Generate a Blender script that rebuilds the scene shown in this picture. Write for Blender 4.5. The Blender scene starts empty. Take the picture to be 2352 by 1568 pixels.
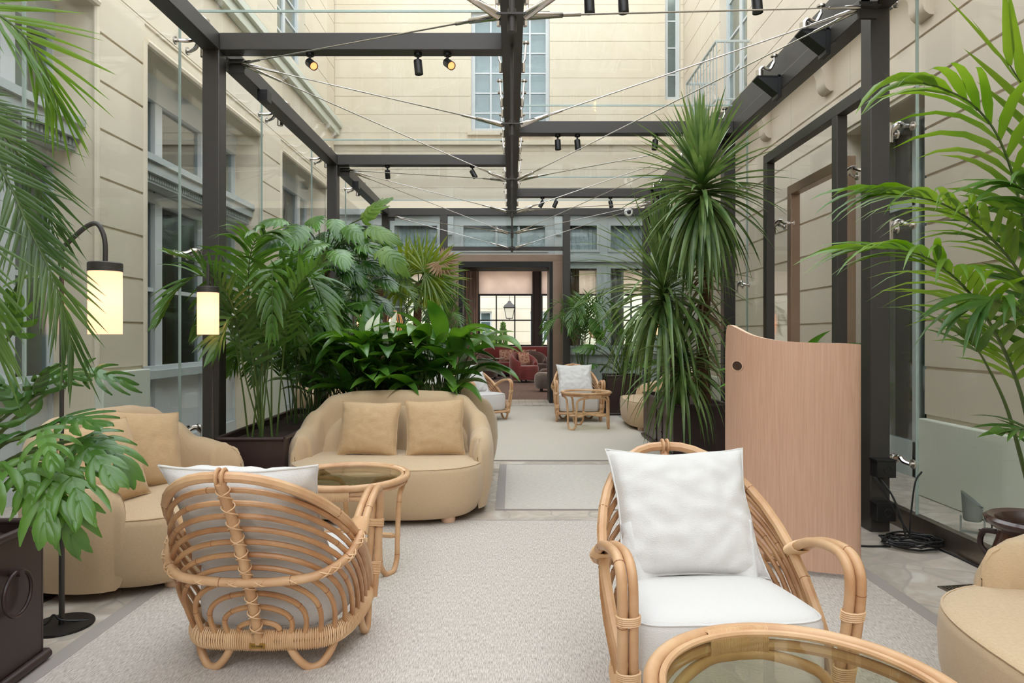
import bpy, math, random
from mathutils import Vector, Matrix, noise
R_=random.Random(7)
S=bpy.context.scene
COL=S.collection
FP=1568.0; CX=1176.0; HY=770.0; CH=1.2
def at(px,py,Y): return Vector(((px-CX)/FP*Y, Y, CH-(py-HY)/FP*Y))
def V(*a): return Vector(a)
PI=math.pi
# ---------------------------------------------------------------- mesh builder
class MB:
    def __init__(s): s.v=[]; s.f=[]; s.mk=[(0,0)]
    def slot(s,i): s.mk.append((len(s.f),i)); return s
    def box(s,x0,x1,y0,y1,z0,z1):
        b=len(s.v)
        for z in (z0,z1):
            s.v+= [(x0,y0,z),(x1,y0,z),(x1,y1,z),(x0,y1,z)]
        s.f+=[(b,b+3,b+2,b+1),(b+4,b+5,b+6,b+7),(b,b+1,b+5,b+4),(b+1,b+2,b+6,b+5),(b+2,b+3,b+7,b+6),(b+3,b,b+4,b+7)]
        return s
    def obox(s,o,ax,ay,az):
        b=len(s.v)
        for k in (-1,1):
            for i,j in ((-1,-1),(1,-1),(1,1),(-1,1)):
                s.v.append(tuple(o+ax*i+ay*j+az*k))
        s.f+=[(b,b+3,b+2,b+1),(b+4,b+5,b+6,b+7),(b,b+1,b+5,b+4),(b+1,b+2,b+6,b+5),(b+2,b+3,b+7,b+6),(b+3,b,b+4,b+7)]
        return s
    def grid(s,P,cu=False,cv=False):
        b=len(s.v); n=len(P); m=len(P[0])
        for r in P: s.v+= [tuple(p) for p in r]
        for i in range(n if cu else n-1):
            for j in range(m if cv else m-1):
                i2=(i+1)%n; j2=(j+1)%m
                s.f.append((b+i*m+j,b+i2*m+j,b+i2*m+j2,b+i*m+j2))
        return s
    def fan(s,ring,flip=False):
        b=len(s.v); s.v+= [tuple(p) for p in ring]
        t=tuple(range(b,b+len(ring))); s.f.append(t[::-1] if flip else t)
        return s
    def tube(s,pts,r,seg=8,closed=False,cap=True):
        pts=[Vector(p) for p in pts]; n=len(pts)
        if n<2: return s
        rs=r if isinstance(r,(list,tuple)) else [r]*n
        T=[]
        for i in range(n):
            if closed: t=pts[(i+1)%n]-pts[i-1]
            else: t=pts[min(i+1,n-1)]-pts[max(i-1,0)]
            if t.length<1e-9: t=Vector((0,0,1))
            T.append(t.normalized())
        a=Vector((0,0,1)) if abs(T[0].z)<.9 else Vector((1,0,0))
        N=(a-T[0]*a.dot(T[0])).normalized(); rings=[]
        for i in range(n):
            N=(N-T[i]*N.dot(T[i]))
            if N.length<1e-6: N=T[i].orthogonal()
            N.normalize(); B=T[i].cross(N)
            rings.append([pts[i]+(N*math.cos(2*PI*k/seg)+B*math.sin(2*PI*k/seg))*rs[i] for k in range(seg)])
        s.grid(rings,cu=closed,cv=True)
        if cap and not closed:
            s.fan(rings[0]); s.fan(rings[-1],True)
        return s
    def cyl(s,a,b,r,seg=12,r2=None):
        return s.tube([a,b],[r,r if r2 is None else r2],seg)
    def lathe(s,prof,c=(0,0,0),seg=24):
        c=Vector(c)
        rows=[[c+Vector((r*math.cos(2*PI*k/seg),r*math.sin(2*PI*k/seg),z)) for k in range(seg)] for r,z in prof]
        s.grid(rows,cv=True); return s
    def build(s,name,mat,parent=None,ang=40,bevel=0,seg=2):
        me=bpy.data.meshes.new(name); me.from_pydata(s.v,[],s.f)
        if not bevel: pass
        me.polygons.foreach_set('use_smooth',[True]*len(me.polygons))
        me.set_sharp_from_angle(angle=math.radians(ang)); me.update()
        o=bpy.data.objects.new(name,me); COL.objects.link(o)
        for q in (mat if isinstance(mat,(list,tuple)) else [mat] if mat else []): me.materials.append(q)
        if len(s.mk)>1:
            mi=[0]*len(s.f)
            for (a,i),(c,_) in zip(s.mk,s.mk[1:]+[(len(s.f),0)]):
                for k in range(a,c): mi[k]=i
            me.polygons.foreach_set('material_index',mi)
        if parent: o.parent=parent
        if bevel:
            m=o.modifiers.new('bevel','BEVEL'); m.width=bevel; m.segments=seg; m.limit_method='ANGLE'
        return o
def turned(mb,c,d,prof,seg=20):
    d=d.normalized(); n=d.orthogonal().normalized(); q=d.cross(n)
    mb.grid([[c+d*z+(n*math.cos(2*PI*k/seg)+q*math.sin(2*PI*k/seg))*max(r,1e-5) for k in range(seg)] for r,z in prof],cv=True); return mb
def tag(o,label,cat,group=None,kind=None):
    if label: o['label']=label
    if cat: o['category']=cat
    if group: o['group']=group
    if kind: o['kind']=kind
    return o
def thing(name,label,cat,loc=(0,0,0),rz=0,group=None):
    o=bpy.data.objects.new(name,None); COL.objects.link(o); o.empty_display_size=.1
    o.location=loc; o.rotation_euler=(0,0,math.radians(rz)); return tag(o,label,cat,group)
def kids(o): return [c for c in COL.objects if c.parent==o]
def copy_tree(o,parent=None):
    c=o.copy(); COL.objects.link(c)
    if parent: c.parent=parent
    for ch in kids(o): copy_tree(ch,c)
    return c
def dup(o,loc,rz,label,group=None):
    c=copy_tree(o); c.location=loc; c.rotation_euler=(0,0,math.radians(rz)); c['label']=label
    if group: c['group']=group
    return c
def struct(mb,name,mat,label=None,cat=None,**k):
    o=mb.build(name,mat,**k); o['kind']='structure'
    if label: o['label']=label
    if cat: o['category']=cat
    return o
def spline(P,n=8,closed=False):
    P=[Vector(p) for p in P]; out=[]; m=len(P)
    for i in range(m if closed else m-1):
        p0=P[i-1] if (closed or i>0) else P[0]*2-P[1]
        p1=P[i]; p2=P[(i+1)%m]
        p3=P[(i+2)%m] if (closed or i+2<m) else P[-1]*2-P[-2]
        for k in range(n):
            t=k/n
            out.append(.5*((2*p1)+(p2-p0)*t+(2*p0-5*p1+4*p2-p3)*t*t+(3*p1-p0-3*p2+p3)*t**3))
    if not closed: out.append(P[-1])
    return out
def wrap(mb,pts,r,pitch=.006,rr=.0028,seg=5):
    """a narrow strip wound round a cane"""
    pts=[Vector(p) for p in pts]; L=sum((pts[i+1]-pts[i]).length for i in range(len(pts)-1)); n=max(2,int(L/pitch))
    out=[]; N=None
    for k in range(n*seg+1):
        d=L*k/(n*seg); i=0
        while i<len(pts)-2 and d>(pts[i+1]-pts[i]).length: d-=(pts[i+1]-pts[i]).length; i+=1
        t=(pts[i+1]-pts[i]).normalized(); p=pts[i]+t*d
        N=(t.orthogonal() if N is None else (N-t*N.dot(t))).normalized(); B=t.cross(N)
        a=2*PI*k/seg; out.append(p+(N*math.cos(a)+B*math.sin(a))*r)
    mb.tube(out,rr,4)
# ---------------------------------------------------------------- materials
def srgb(r,g,b):
    f=lambda c:(c/255/12.92) if c/255<=.04045 else ((c/255+.055)/1.055)**2.4
    return (f(r),f(g),f(b),1)
def mat(name,col,rough=.6,metal=0,spec=.5,var=None,vscale=5,bump=0,bscale=60,stretch=(1,1,1),coat=0,sheen=0):
    m=bpy.data.materials.new(name); m.use_nodes=True; nt=m.node_tree; N=nt.nodes; L=nt.links
    p=N['Principled BSDF']; p.inputs['Roughness'].default_value=rough; p.inputs['Metallic'].default_value=metal
    p.inputs['Specular IOR Level'].default_value=spec; p.inputs['Coat Weight'].default_value=coat
    p.inputs['Sheen Weight'].default_value=sheen
    p.inputs['Base Color'].default_value=col
    tc=N.new('ShaderNodeTexCoord'); mp=N.new('ShaderNodeMapping'); L.new(tc.outputs['Object'],mp.inputs[0]); mp.inputs['Scale'].default_value=stretch
    if var:
        n=N.new('ShaderNodeTexNoise'); n.inputs['Scale'].default_value=vscale; n.inputs['Detail'].default_value=4
        L.new(mp.outputs[0],n.inputs[0]); cr=N.new('ShaderNodeValToRGB')
        cr.color_ramp.elements[0].position=.3; cr.color_ramp.elements[1].position=.7
        cr.color_ramp.elements[0].color=col; cr.color_ramp.elements[1].color=var
        L.new(n.outputs[0],cr.inputs[0]); L.new(cr.outputs[0],p.inputs['Base Color'])
    if bump:
        n=N.new('ShaderNodeTexNoise'); n.inputs['Scale'].default_value=bscale; n.inputs['Detail'].default_value=3
        L.new(mp.outputs[0],n.inputs[0]); b=N.new('ShaderNodeBump'); b.inputs['Strength'].default_value=bump; b.inputs['Distance'].default_value=.0025
        L.new(n.outputs[0],b.inputs['Height']); L.new(b.outputs[0],p.inputs['Normal'])
    return m
def glass(name,tint=(.95,.975,.96,1),ior=1.45,k=1.0):
    m=bpy.data.materials.new(name); m.use_nodes=True; nt=m.node_tree; N=nt.nodes; L=nt.links; N.clear()
    o=N.new('ShaderNodeOutputMaterial'); mx=N.new('ShaderNodeMixShader'); t=N.new('ShaderNodeBsdfTransparent'); g=N.new('ShaderNodeBsdfGlossy'); f=N.new('ShaderNodeFresnel')
    f.inputs[0].default_value=ior; g.inputs['Roughness'].default_value=0.0; t.inputs[0].default_value=tint
    mu=N.new('ShaderNodeMath'); mu.operation='MULTIPLY'; mu.inputs[1].default_value=k
    # solid panes: the ray leaves from the back face at the same angle, so use the outward angle on both faces
    geo=N.new('ShaderNodeNewGeometry'); mr=N.new('ShaderNodeMix'); mr.data_type='FLOAT'
    mr.inputs[2].default_value=ior; mr.inputs[3].default_value=1/ior; L.new(mr.outputs[0],f.inputs[0])
    L.new(geo.outputs['Backfacing'],mr.inputs[0])
    L.new(f.outputs[0],mu.inputs[0]); L.new(mu.outputs[0],mx.inputs[0]); L.new(t.outputs[0],mx.inputs[1]); L.new(g.outputs[0],mx.inputs[2]); L.new(mx.outputs[0],o.inputs[0])
    return m
def leafmat(name,c1,c2,rough=.35,trans=.3,scale=3):
    c1,c2=[(c[0]*.78,c[1]*.8,c[2]*.72,1) for c in (c1,c2)] if 'cloth' not in name else (c1,c2)
    m=bpy.data.materials.new(name); m.use_nodes=True; nt=m.node_tree; N=nt.nodes; L=nt.links
    p=N['Principled BSDF']; p.inputs['Roughness'].default_value=rough; p.inputs['Specular IOR Level'].default_value=.65
    tc=N.new('ShaderNodeTexCoord'); n=N.new('ShaderNodeTexNoise'); n.inputs['Scale'].default_value=scale; L.new(tc.outputs['Object'],n.inputs[0])
    cr=N.new('ShaderNodeValToRGB'); cr.color_ramp.elements[0].position=.35; cr.color_ramp.elements[1].position=.65
    cr.color_ramp.elements[0].color=c1; cr.color_ramp.elements[1].color=c2
    L.new(n.outputs[0],cr.inputs[0]); L.new(cr.outputs[0],p.inputs['Base Color'])
    t=N.new('ShaderNodeBsdfTranslucent'); hs=N.new('ShaderNodeHueSaturation'); hs.inputs['Value'].default_value=1.6; hs.inputs['Saturation'].default_value=1.1; hs.inputs['Hue'].default_value=.485
    L.new(cr.outputs[0],hs.inputs['Color']); L.new(hs.outputs[0],t.inputs[0])
    mx=N.new('ShaderNodeMixShader'); mx.inputs[0].default_value=trans; L.new(p.outputs[0],mx.inputs[1]); L.new(t.outputs[0],mx.inputs[2])
    L.new(mx.outputs[0],N['Material Output'].inputs[0]); return m
def emit(name,col,st):
    m=bpy.data.materials.new(name); m.use_nodes=True; nt=m.node_tree; p=nt.nodes['Principled BSDF']
    p.inputs['Base Color'].default_value=col; p.inputs['Emission Color'].default_value=col; p.inputs['Emission Strength'].default_value=st; return m
M={}
M['steel']=mat('painted_steel',srgb(64,60,57),.42,.15,.5)
M['black']=mat('black_paint',srgb(22,21,22),.45)
M['chrome']=mat('polished_steel',srgb(205,200,195),.18,1)
M['bronze']=mat('bronze_metal',srgb(150,128,112),.35,.8,var=srgb(165,142,126),vscale=2)
M['brushed']=mat('brushed_steel',srgb(120,108,98),.32,.9,var=srgb(150,140,130),vscale=3)
M['stucco']=mat('cream_stucco',srgb(219,208,187),.85,var=srgb(212,200,178),vscale=1.3,bump=.08,bscale=30)
M['stucco2']=mat('pink_stucco',srgb(219,206,188),.85,var=srgb(212,198,179),vscale=1.1,bump=.08,bscale=30)
M['plinth']=mat('green_grey_plaster',srgb(206,210,193),.85,var=srgb(214,216,202),vscale=1.6,bump=.1,bscale=20)
M['timber']=mat('grey_green_paint',srgb(176,184,182),.5)
M['wframe']=mat('pale_grey_paint',srgb(200,205,206),.45)
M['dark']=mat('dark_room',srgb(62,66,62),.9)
M['curtain']=mat('white_curtain',srgb(206,206,196),.9)
M['pinkcurtain']=mat('dusty_pink_velvet',srgb(176,134,116),.85,sheen=.4)
M['winglass']=glass('window_glass',(.80,.86,.85,1),1.75)
M['winglass2']=glass('pale_window_glass',(.93,.97,.95,1),1.5)
M['glass']=glass('clear_glass',(.972,.985,.978,1),1.42,.75)
M['tglass']=glass('table_glass',(.88,.885,.80,1),1.5)
M['gedge']=mat('glass_edge',srgb(168,184,178),.2)
M['rattan']=mat('rattan_cane',srgb(214,176,136),.42,var=srgb(190,144,104),vscale=9,spec=.45)
M['rattan_rib']=mat('rattan_rib_cane',srgb(202,158,114),.42,var=srgb(160,110,70),vscale=7,spec=.45)
M['rattan_dark']=mat('rattan_node',srgb(150,100,64),.5)
M['binding']=mat('cane_binding',srgb(228,194,154),.45,var=srgb(212,172,132),vscale=14)
M['sofa']=mat('beige_weave',srgb(204,179,147),.95,var=srgb(191,166,134),vscale=110,stretch=(1,1,6),bump=.25,bscale=250,sheen=.25,spec=.2)
M['throw']=mat('tan_linen',srgb(200,172,135),.95,var=srgb(189,160,124),vscale=50,stretch=(1,1,6),bump=.2,bscale=250,sheen=.2,spec=.2)
M['white']=mat('white_boucle',srgb(214,212,210),.95,bump=.6,bscale=160,stretch=(1,1,2),sheen=.3,spec=.2)
M['foot']=mat('pale_wood_foot',srgb(226,190,160),.5)
M['oak']=mat('oak_veneer',srgb(216,176,152),.5,var=srgb(202,160,135),vscale=14,stretch=(9,9,.35))
M['oakedge']=mat('oak_edge',srgb(228,196,168),.5)
M['planter']=mat('dark_brown_metal',srgb(58,43,42),.38,.1)
M['soil']=mat('soil',srgb(62,42,32),.95,var=srgb(36,24,19),vscale=40,bump=1,bscale=60)
M['shade']=None
M['carpet']=mat('brown_carpet',srgb(112,92,88),.95,var=srgb(80,62,60),vscale=22,bump=.2,bscale=90)
M['red']=mat('red_velvet',srgb(112,26,28),.8,var=srgb(84,17,20),vscale=5,sheen=.5)
M['brownv']=mat('dark_brown_velvet',srgb(62,40,36),.8,sheen=.4)
M['greyv']=mat('grey_velvet',srgb(118,108,104),.8,var=srgb(86,78,76),vscale=6,sheen=.5)
M['floral']=mat('floral_print',srgb(190,160,140),.9,var=srgb(110,50,44),vscale=18)
M['trunk']=mat('palm_bark',srgb(112,82,58),.9,var=srgb(70,48,34),vscale=30,bump=.8,bscale=40)
M['dry']=mat('dry_leaf',srgb(170,148,118),.8,var=srgb(134,100,66),vscale=8)
M['stem']=mat('green_stem',srgb(84,104,48),.45,var=srgb(62,84,38),vscale=8)
M['kentia']=leafmat('kentia_leaf',srgb(60,98,42),srgb(98,140,60))
M['bright']=leafmat('yellow_green_leaf',srgb(88,132,44),srgb(134,168,66),trans=.4)  # lighter yellow-green leaf for some fronds, young leaves and shrubs
M['phoenix']=leafmat('date_palm_leaf',srgb(62,92,48),srgb(102,132,68))
M['monstera']=leafmat('monstera_leaf',srgb(48,92,38),srgb(100,150,56),.25,.25)
M['spath']=leafmat('peace_lily_leaf',srgb(56,104,38),srgb(104,152,60),.28,.3)
M['yucca']=leafmat('dracaena_leaf',srgb(80,114,58),srgb(138,162,100),.35,.25,5)
M['fan']=leafmat('fan_palm_leaf',srgb(92,136,50),srgb(150,166,56),.4,.4)
M['philo']=leafmat('philodendron_leaf',srgb(62,108,44),srgb(104,150,62),.28,.25)
M['spathe']=mat('white_spathe',srgb(232,236,216),.6)
M['whiteplastic']=mat('white_plastic',srgb(225,225,222),.4)
M['brass']=mat('brass_plate',srgb(176,140,72),.3,.9)
M['shadecloth']=leafmat('blind_cloth',srgb(206,196,188),srgb(214,204,196),.9,.75)
M['slot']=mat('slot_shade',srgb(70,44,30),.8)
# rug: pale mottled weave with fine streaks along its length
def rugmat(name,a,b,s):
    m=mat(name,a,.95,spec=.1); nt=m.node_tree; N=nt.nodes; L=nt.links; p=N['Principled BSDF']
    tc=N.new('ShaderNodeTexCoord'); mp=N.new('ShaderNodeMapping'); mp.inputs['Scale'].default_value=s; L.new(tc.outputs['Object'],mp.inputs[0])
    n=N.new('ShaderNodeTexNoise'); n.inputs['Scale'].default_value=1; n.inputs['Detail'].default_value=5; n.inputs['Roughness'].default_value=.7; L.new(mp.outputs[0],n.inputs[0])
    cr=N.new('ShaderNodeValToRGB'); cr.color_ramp.elements[0].position=.36; cr.color_ramp.elements[1].position=.62; cr.color_ramp.elements[0].color=b; cr.color_ramp.elements[1].color=a
    L.new(n.outputs[0],cr.inputs[0]); L.new(cr.outputs[0],p.inputs['Base Color'])
    bp=N.new('ShaderNodeBump'); bp.inputs['Strength'].default_value=.35; bp.inputs['Distance'].default_value=.003; L.new(n.outputs[0],bp.inputs['Height']); L.new(bp.outputs[0],p.inputs['Normal'])
    return m
M['rug']=rugmat('woven_rug',srgb(214,206,199),srgb(158,148,139),(330,34,10))
M['rug2']=rugmat('woven_rug_far',srgb(203,196,184),srgb(184,176,164),(90,90,10))
M['rug3']=rugmat('woven_mat',srgb(206,199,191),srgb(182,174,165),(30,160,10))
M['rugband']=mat('grey_rug_border',srgb(158,150,145),.9,bump=.2,bscale=200)
def stonemat():
    m=mat('flagstone',srgb(200,192,182),.45); nt=m.node_tree; N=nt.nodes; L=nt.links; p=N['Principled BSDF']
    tc=N.new('ShaderNodeTexCoord'); n0=N.new('ShaderNodeTexNoise'); n0.inputs['Scale'].default_value=2.5; L.new(tc.outputs['Object'],n0.inputs[0])
    mx=N.new('ShaderNodeMix'); mx.data_type='VECTOR'; mx.inputs[0].default_value=.3; L.new(tc.outputs['Object'],mx.inputs[4]); L.new(n0.outputs[1],mx.inputs[5])
    v=N.new('ShaderNodeTexVoronoi'); v.feature='DISTANCE_TO_EDGE'; v.inputs['Scale'].default_value=3.6; L.new(mx.outputs[1],v.inputs[0])
    v2=N.new('ShaderNodeTexVoronoi'); v2.inputs['Scale'].default_value=3.6; L.new(mx.outputs[1],v2.inputs[0])
    n=N.new('ShaderNodeTexNoise'); n.inputs['Scale'].default_value=5; n.inputs['Detail'].default_value=8; n.inputs['Distortion'].default_value=1.6; L.new(tc.outputs['Object'],n.inputs[0])
    cr=N.new('ShaderNodeValToRGB'); e=cr.color_ramp.elements; e[0].position=.3; e[0].color=srgb(176,168,158); e[1].position=.7; e[1].color=srgb(214,207,198)
    x=cr.color_ramp.elements.new(.5); x.color=srgb(198,184,170); L.new(n.outputs[0],cr.inputs[0])
    bw=N.new('ShaderNodeRGBToBW'); L.new(v2.outputs['Color'],bw.inputs[0])
    ml=N.new('ShaderNodeMix'); ml.data_type='RGBA'; ml.blend_type='MULTIPLY'; ml.inputs[0].default_value=.25; L.new(cr.outputs[0],ml.inputs[6]); L.new(bw.outputs[0],ml.inputs[7])
    jr=N.new('ShaderNodeValToRGB'); jr.color_ramp.elements[0].position=.01; jr.color_ramp.elements[1].position=.03; L.new(v.outputs['Distance'],jr.inputs[0])
    mj=N.new('ShaderNodeMix'); mj.data_type='RGBA'; L.new(jr.outputs[0],mj.inputs[0]); mj.inputs[6].default_value=srgb(168,160,151); L.new(ml.outputs[2],mj.inputs[7])
    L.new(mj.outputs[2],p.inputs['Base Color'])
    return m
M['stone']=stonemat()
def brickmat():
    m=mat('stone_setts',srgb(190,182,170),.7); nt=m.node_tree; N=nt.nodes; L=nt.links; p=N['Principled BSDF']
    tc=N.new('ShaderNodeTexCoord'); b=N.new('ShaderNodeTexBrick'); b.inputs['Scale'].default_value=1.0
    b.inputs['Brick Width'].default_value=.24; b.inputs['Row Height'].default_value=.11; b.inputs['Mortar Size'].default_value=.006
    b.inputs['Color1'].default_value=srgb(186,178,166); b.inputs['Color2'].default_value=srgb(166,156,144); b.inputs['Mortar'].default_value=srgb(130,122,112)
    L.new(tc.outputs['Object'],b.inputs[0]); L.new(b.outputs[0],p.inputs['Base Color']); return m
M['setts']=brickmat()
# ---------------------------------------------------------------- the courtyard walls
XL=-3.2; XR=3.1; YB=12.3; ZT=7.4; YR=-3.5
def cells(mb,axis,u0,u1,z0,z1,d0,d1,ops):
    us=sorted({u0,u1}|{min(max(o[i],u0),u1) for o in ops for i in (0,1)})
    zs=sorted({z0,z1}|{min(max(o[i],z0),z1) for o in ops for i in (2,3)})
    for a,b in zip(us,us[1:]):
        for c,d in zip(zs,zs[1:]):
            if b-a<1e-4 or d-c<1e-4: continue
            mu=(a+b)/2; mz=(c+d)/2
            if any(o[0]<mu<o[1] and o[2]<mz<o[3] for o in ops): continue
            if axis=='y': mb.box(d0,d1,a,b,c,d)
            else: mb.box(a,b,d0,d1,c,d)
def courses(mb,axis,u0,u1,zs,d0,d1,ops,gap=.011):
    for c,d in zip(zs,zs[1:]):
        segs=[(u0,u1)]
        for o in ops:
            if o[2]<d-.02 and o[3]>c+.02:
                ns=[]
                for a,b in segs:
                    if o[0]>a: ns.append((a,min(b,o[0])))
                    if o[1]<b: ns.append((max(a,o[1]),b))
                    if o[1]<=a or o[0]>=b:
                        if (a,b) not in ns: ns=[q for q in ns if not (q[0]>=a and q[1]<=b)]+[(a,b)]
                segs=[q for q in ns if q[1]-q[0]>.02]
        for a,b in segs:
            a+=.0015; b-=.0015
            if axis=='y': mb.box(d0,d1,a,b,c+gap,d-gap)
            else: mb.box(a,b,d0,d1,c+gap,d-gap)
# floor
struct(MB().box(-9,9,YR-1,12.45,-.2,0),'floor',M['stone'])
# left facade: tall timber bays between stucco piers
LOP=[(-.3,2.3,0,3.74),(3.0,5.26,0,3.74),(5.95,8.71,0,3.74),(9.45,11.78,0,3.74)]
LUP=[(-.0,1.2,5.3,7.1),(4.4,5.6,5.3,7.1),(9.3,10.55,5.25,7.1)]
b=MB(); cells(b,'y',YR,YB+.5,0,ZT,XL-.55,XL-.015,LOP+LUP)
zs=[.93+.3748*i for i in range(0,9)]
courses(b,'y',YR,YB,zs+[3.93],XL-.02,XL,LOP)
zs2=[5.2+.40*i for i in range(9)]
courses(b,'y',YR,YB,zs2,XL-.02,XL,LUP,.006)
b.box(XL-.02,XL+.0,YR,YB,3.95,4.8)
for o in LOP:   # roll moulding round each opening
    b.tube([(XL+.002,o[0],3.76),(XL+.002,o[1],3.76)],.035,8)
    for y in o[:2]: b.tube([(XL-.002,y,.93),(XL-.002,y,3.76)],.025,8)
struct(b,'wall_left',M['stucco'])
b=MB(); cells(b,'y',YR,YB,0,.91,XL-.02,XL+.05,[(o[0],o[1],-1,2) for o in LOP]); b.box(XL-.0,XL+.14,YR,YB,4.93,5.03); b.box(XL-.0,XL+.09,YR,YB,4.80,4.93)
struct(b,'trim_1',M['plinth'],bevel=.008)
# right facade
ROP=[(5.13,6.41,0,3.08)]
RUP=[(9.0,10.2,4.5,7.2),(4.6,5.8,4.5,7.2)]
b=MB(); cells(b,'y',YR,YB+.5,0,ZT,XR+.015,XR+.5,ROP+RUP)
courses(b,'y',YR,YB,[.6+.358*i for i in range(0,9)]+[3.95],XR,XR+.02,ROP)
courses(b,'y',YR,YB,[4.2+.42*i for i in range(10)],XR,XR+.02,RUP,.005)
struct(b,'wall_right',M['stucco2'])
b=MB(); cells(b,'y',YR,YB,0,.58,XR-.05,XR+.012,[(5.127,6.413,-1,2)]); struct(b,'trim_2',M['plinth'],bevel=.01)
b=MB(); b.box(XR-.22,XR,YR,YB,3.99,4.09); b.box(XR-.27,XR,YR,YB,4.09,4.15)
struct(b,'trim_3',M['stucco2'],bevel=.01)
b=MB()
prof=[(0,.42),(.2,.42),(.215,.38),(.2,.33),(.17,.27),(.12,.22),(.09,.15),(.09,.08),(.07,.03),(.035,0),(0,0)]
rows=[[V(XR-p[0],-.085,p[1]) for p in prof],[V(XR-p[0],.085,p[1]) for p in prof]]
b.grid(rows); b.fan(rows[0]); b.fan(rows[1],True); b.box(XR-.235,XR,-.105,.105,.39,.43)
cb=b.build('corbel',M['stucco2'],ang=50)
for i,(y,t) in enumerate([(5.1,'pale stone corbel scroll at the top right beside the steel column'),(6.67,'pale stone scroll corbel under the ledge, left of the right steel column'),(8.24,'pale stone corbel just behind the top of the tall spiky plant')]):
    c=cb if i==0 else cb.copy()
    if i: COL.objects.link(c)
    c.location=(0,y,3.56); tag(c,t,'corbel','corbels under the right ledge')
# back facade : timber ground floor with a doorway to the lounge, stucco above
DOOR=(-.95,.80,0,2.50)
BW=[(-2.16,-1.30,.97,2.45),(-3.0,-2.3,.97,2.45),(1.0,1.57,.97,2.45),(1.73,2.4,.97,2.45)]
BT=[(-2.16,-1.30,2.70,3.22),(-3.0,-2.3,2.70,3.22),(-.92,.64,2.70,3.22),(1.0,1.57,2.70,3.22),(1.73,2.4,2.70,3.22)]
b=MB(); cells(b,'x',XL-.5,XR+.5,0,3.42,YB,YB+.3,[DOOR]+BW+BT)
for o in BW+BT:
    m=(o[0]+o[1])/2
    fy0,fy1=YB-.02,YB+.05
    for a,c in ((o[0],o[0]+.045),(o[1]-.045,o[1])): b.box(a,c,fy0,fy1,o[2],o[3])
    for a,c in ((o[2],o[2]+.045),(o[3]-.045,o[3])): b.box(o[0],o[1],fy0+.003,fy1-.003,a,c)
    if o[3]-o[2]>1: b.box(o[0],o[1],YB+.01,YB+.04,1.7,1.73)
    if o==BT[2]:
        for q in (-.30,.10): b.box(q,q+.04,YB+.01,YB+.04,o[2],o[3])
for x in (-1.12,.83): b.box(x-.07,x+.07,YB-.06,YB,2.62,3.4); b.box(x-.05,x+.05,YB-.11,YB,3.0,3.12)
for i in range(60):
    x=-3.1+i*.105
    if not (-1.05<x<.95): b.box(x,x+.097,YB-.015,YB,.1,.82)
b.box(XL,-1.0,YB-.08,YB,.86,.93); b.box(.95,XR,YB-.08,YB,.86,.93)
b.box(XL,XR,YB-.10,YB,3.36,3.46); b.box(XL,XR,YB-.06,YB,2.52,2.62)
struct(b,'wall_back',M['timber'])
BU=[(-.74,.68,4.88,7.05),(2.76,3.04,5.45,7.4)]
b=MB(); cells(b,'x',XL-.5,XR+.5,3.46,ZT,YB+.02,YB+.4,BU)
courses(b,'x',XL,XR,[3.46]+[3.86+.33*i for i in range(14)],YB+.010,YB+.03,BU,.003)
b.box(XL,XR,YB-.06,YB,4.62,4.70); b.box(-.8,.74,YB-.05,YB+.05,4.80,4.88)
struct(b,'wall_back_upper',M['stucco'])
struct(MB().box(XL-.5,XR+.5,YR-.4,YR,0,3.2),'wall_front',M['stucco'])
# rooms behind the windows (dark interiors)
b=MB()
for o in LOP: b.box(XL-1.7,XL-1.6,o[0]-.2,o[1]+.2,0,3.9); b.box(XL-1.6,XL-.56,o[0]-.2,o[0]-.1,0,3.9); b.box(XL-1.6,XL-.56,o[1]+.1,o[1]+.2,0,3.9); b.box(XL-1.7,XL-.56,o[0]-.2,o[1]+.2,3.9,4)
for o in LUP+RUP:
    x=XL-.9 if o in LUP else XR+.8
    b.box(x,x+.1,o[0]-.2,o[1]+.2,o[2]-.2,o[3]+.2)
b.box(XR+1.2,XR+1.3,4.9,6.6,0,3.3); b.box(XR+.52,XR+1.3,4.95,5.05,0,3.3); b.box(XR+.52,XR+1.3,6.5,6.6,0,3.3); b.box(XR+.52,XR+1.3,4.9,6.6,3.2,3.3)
struct(b,'wall_inner',M['dark'])
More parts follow.
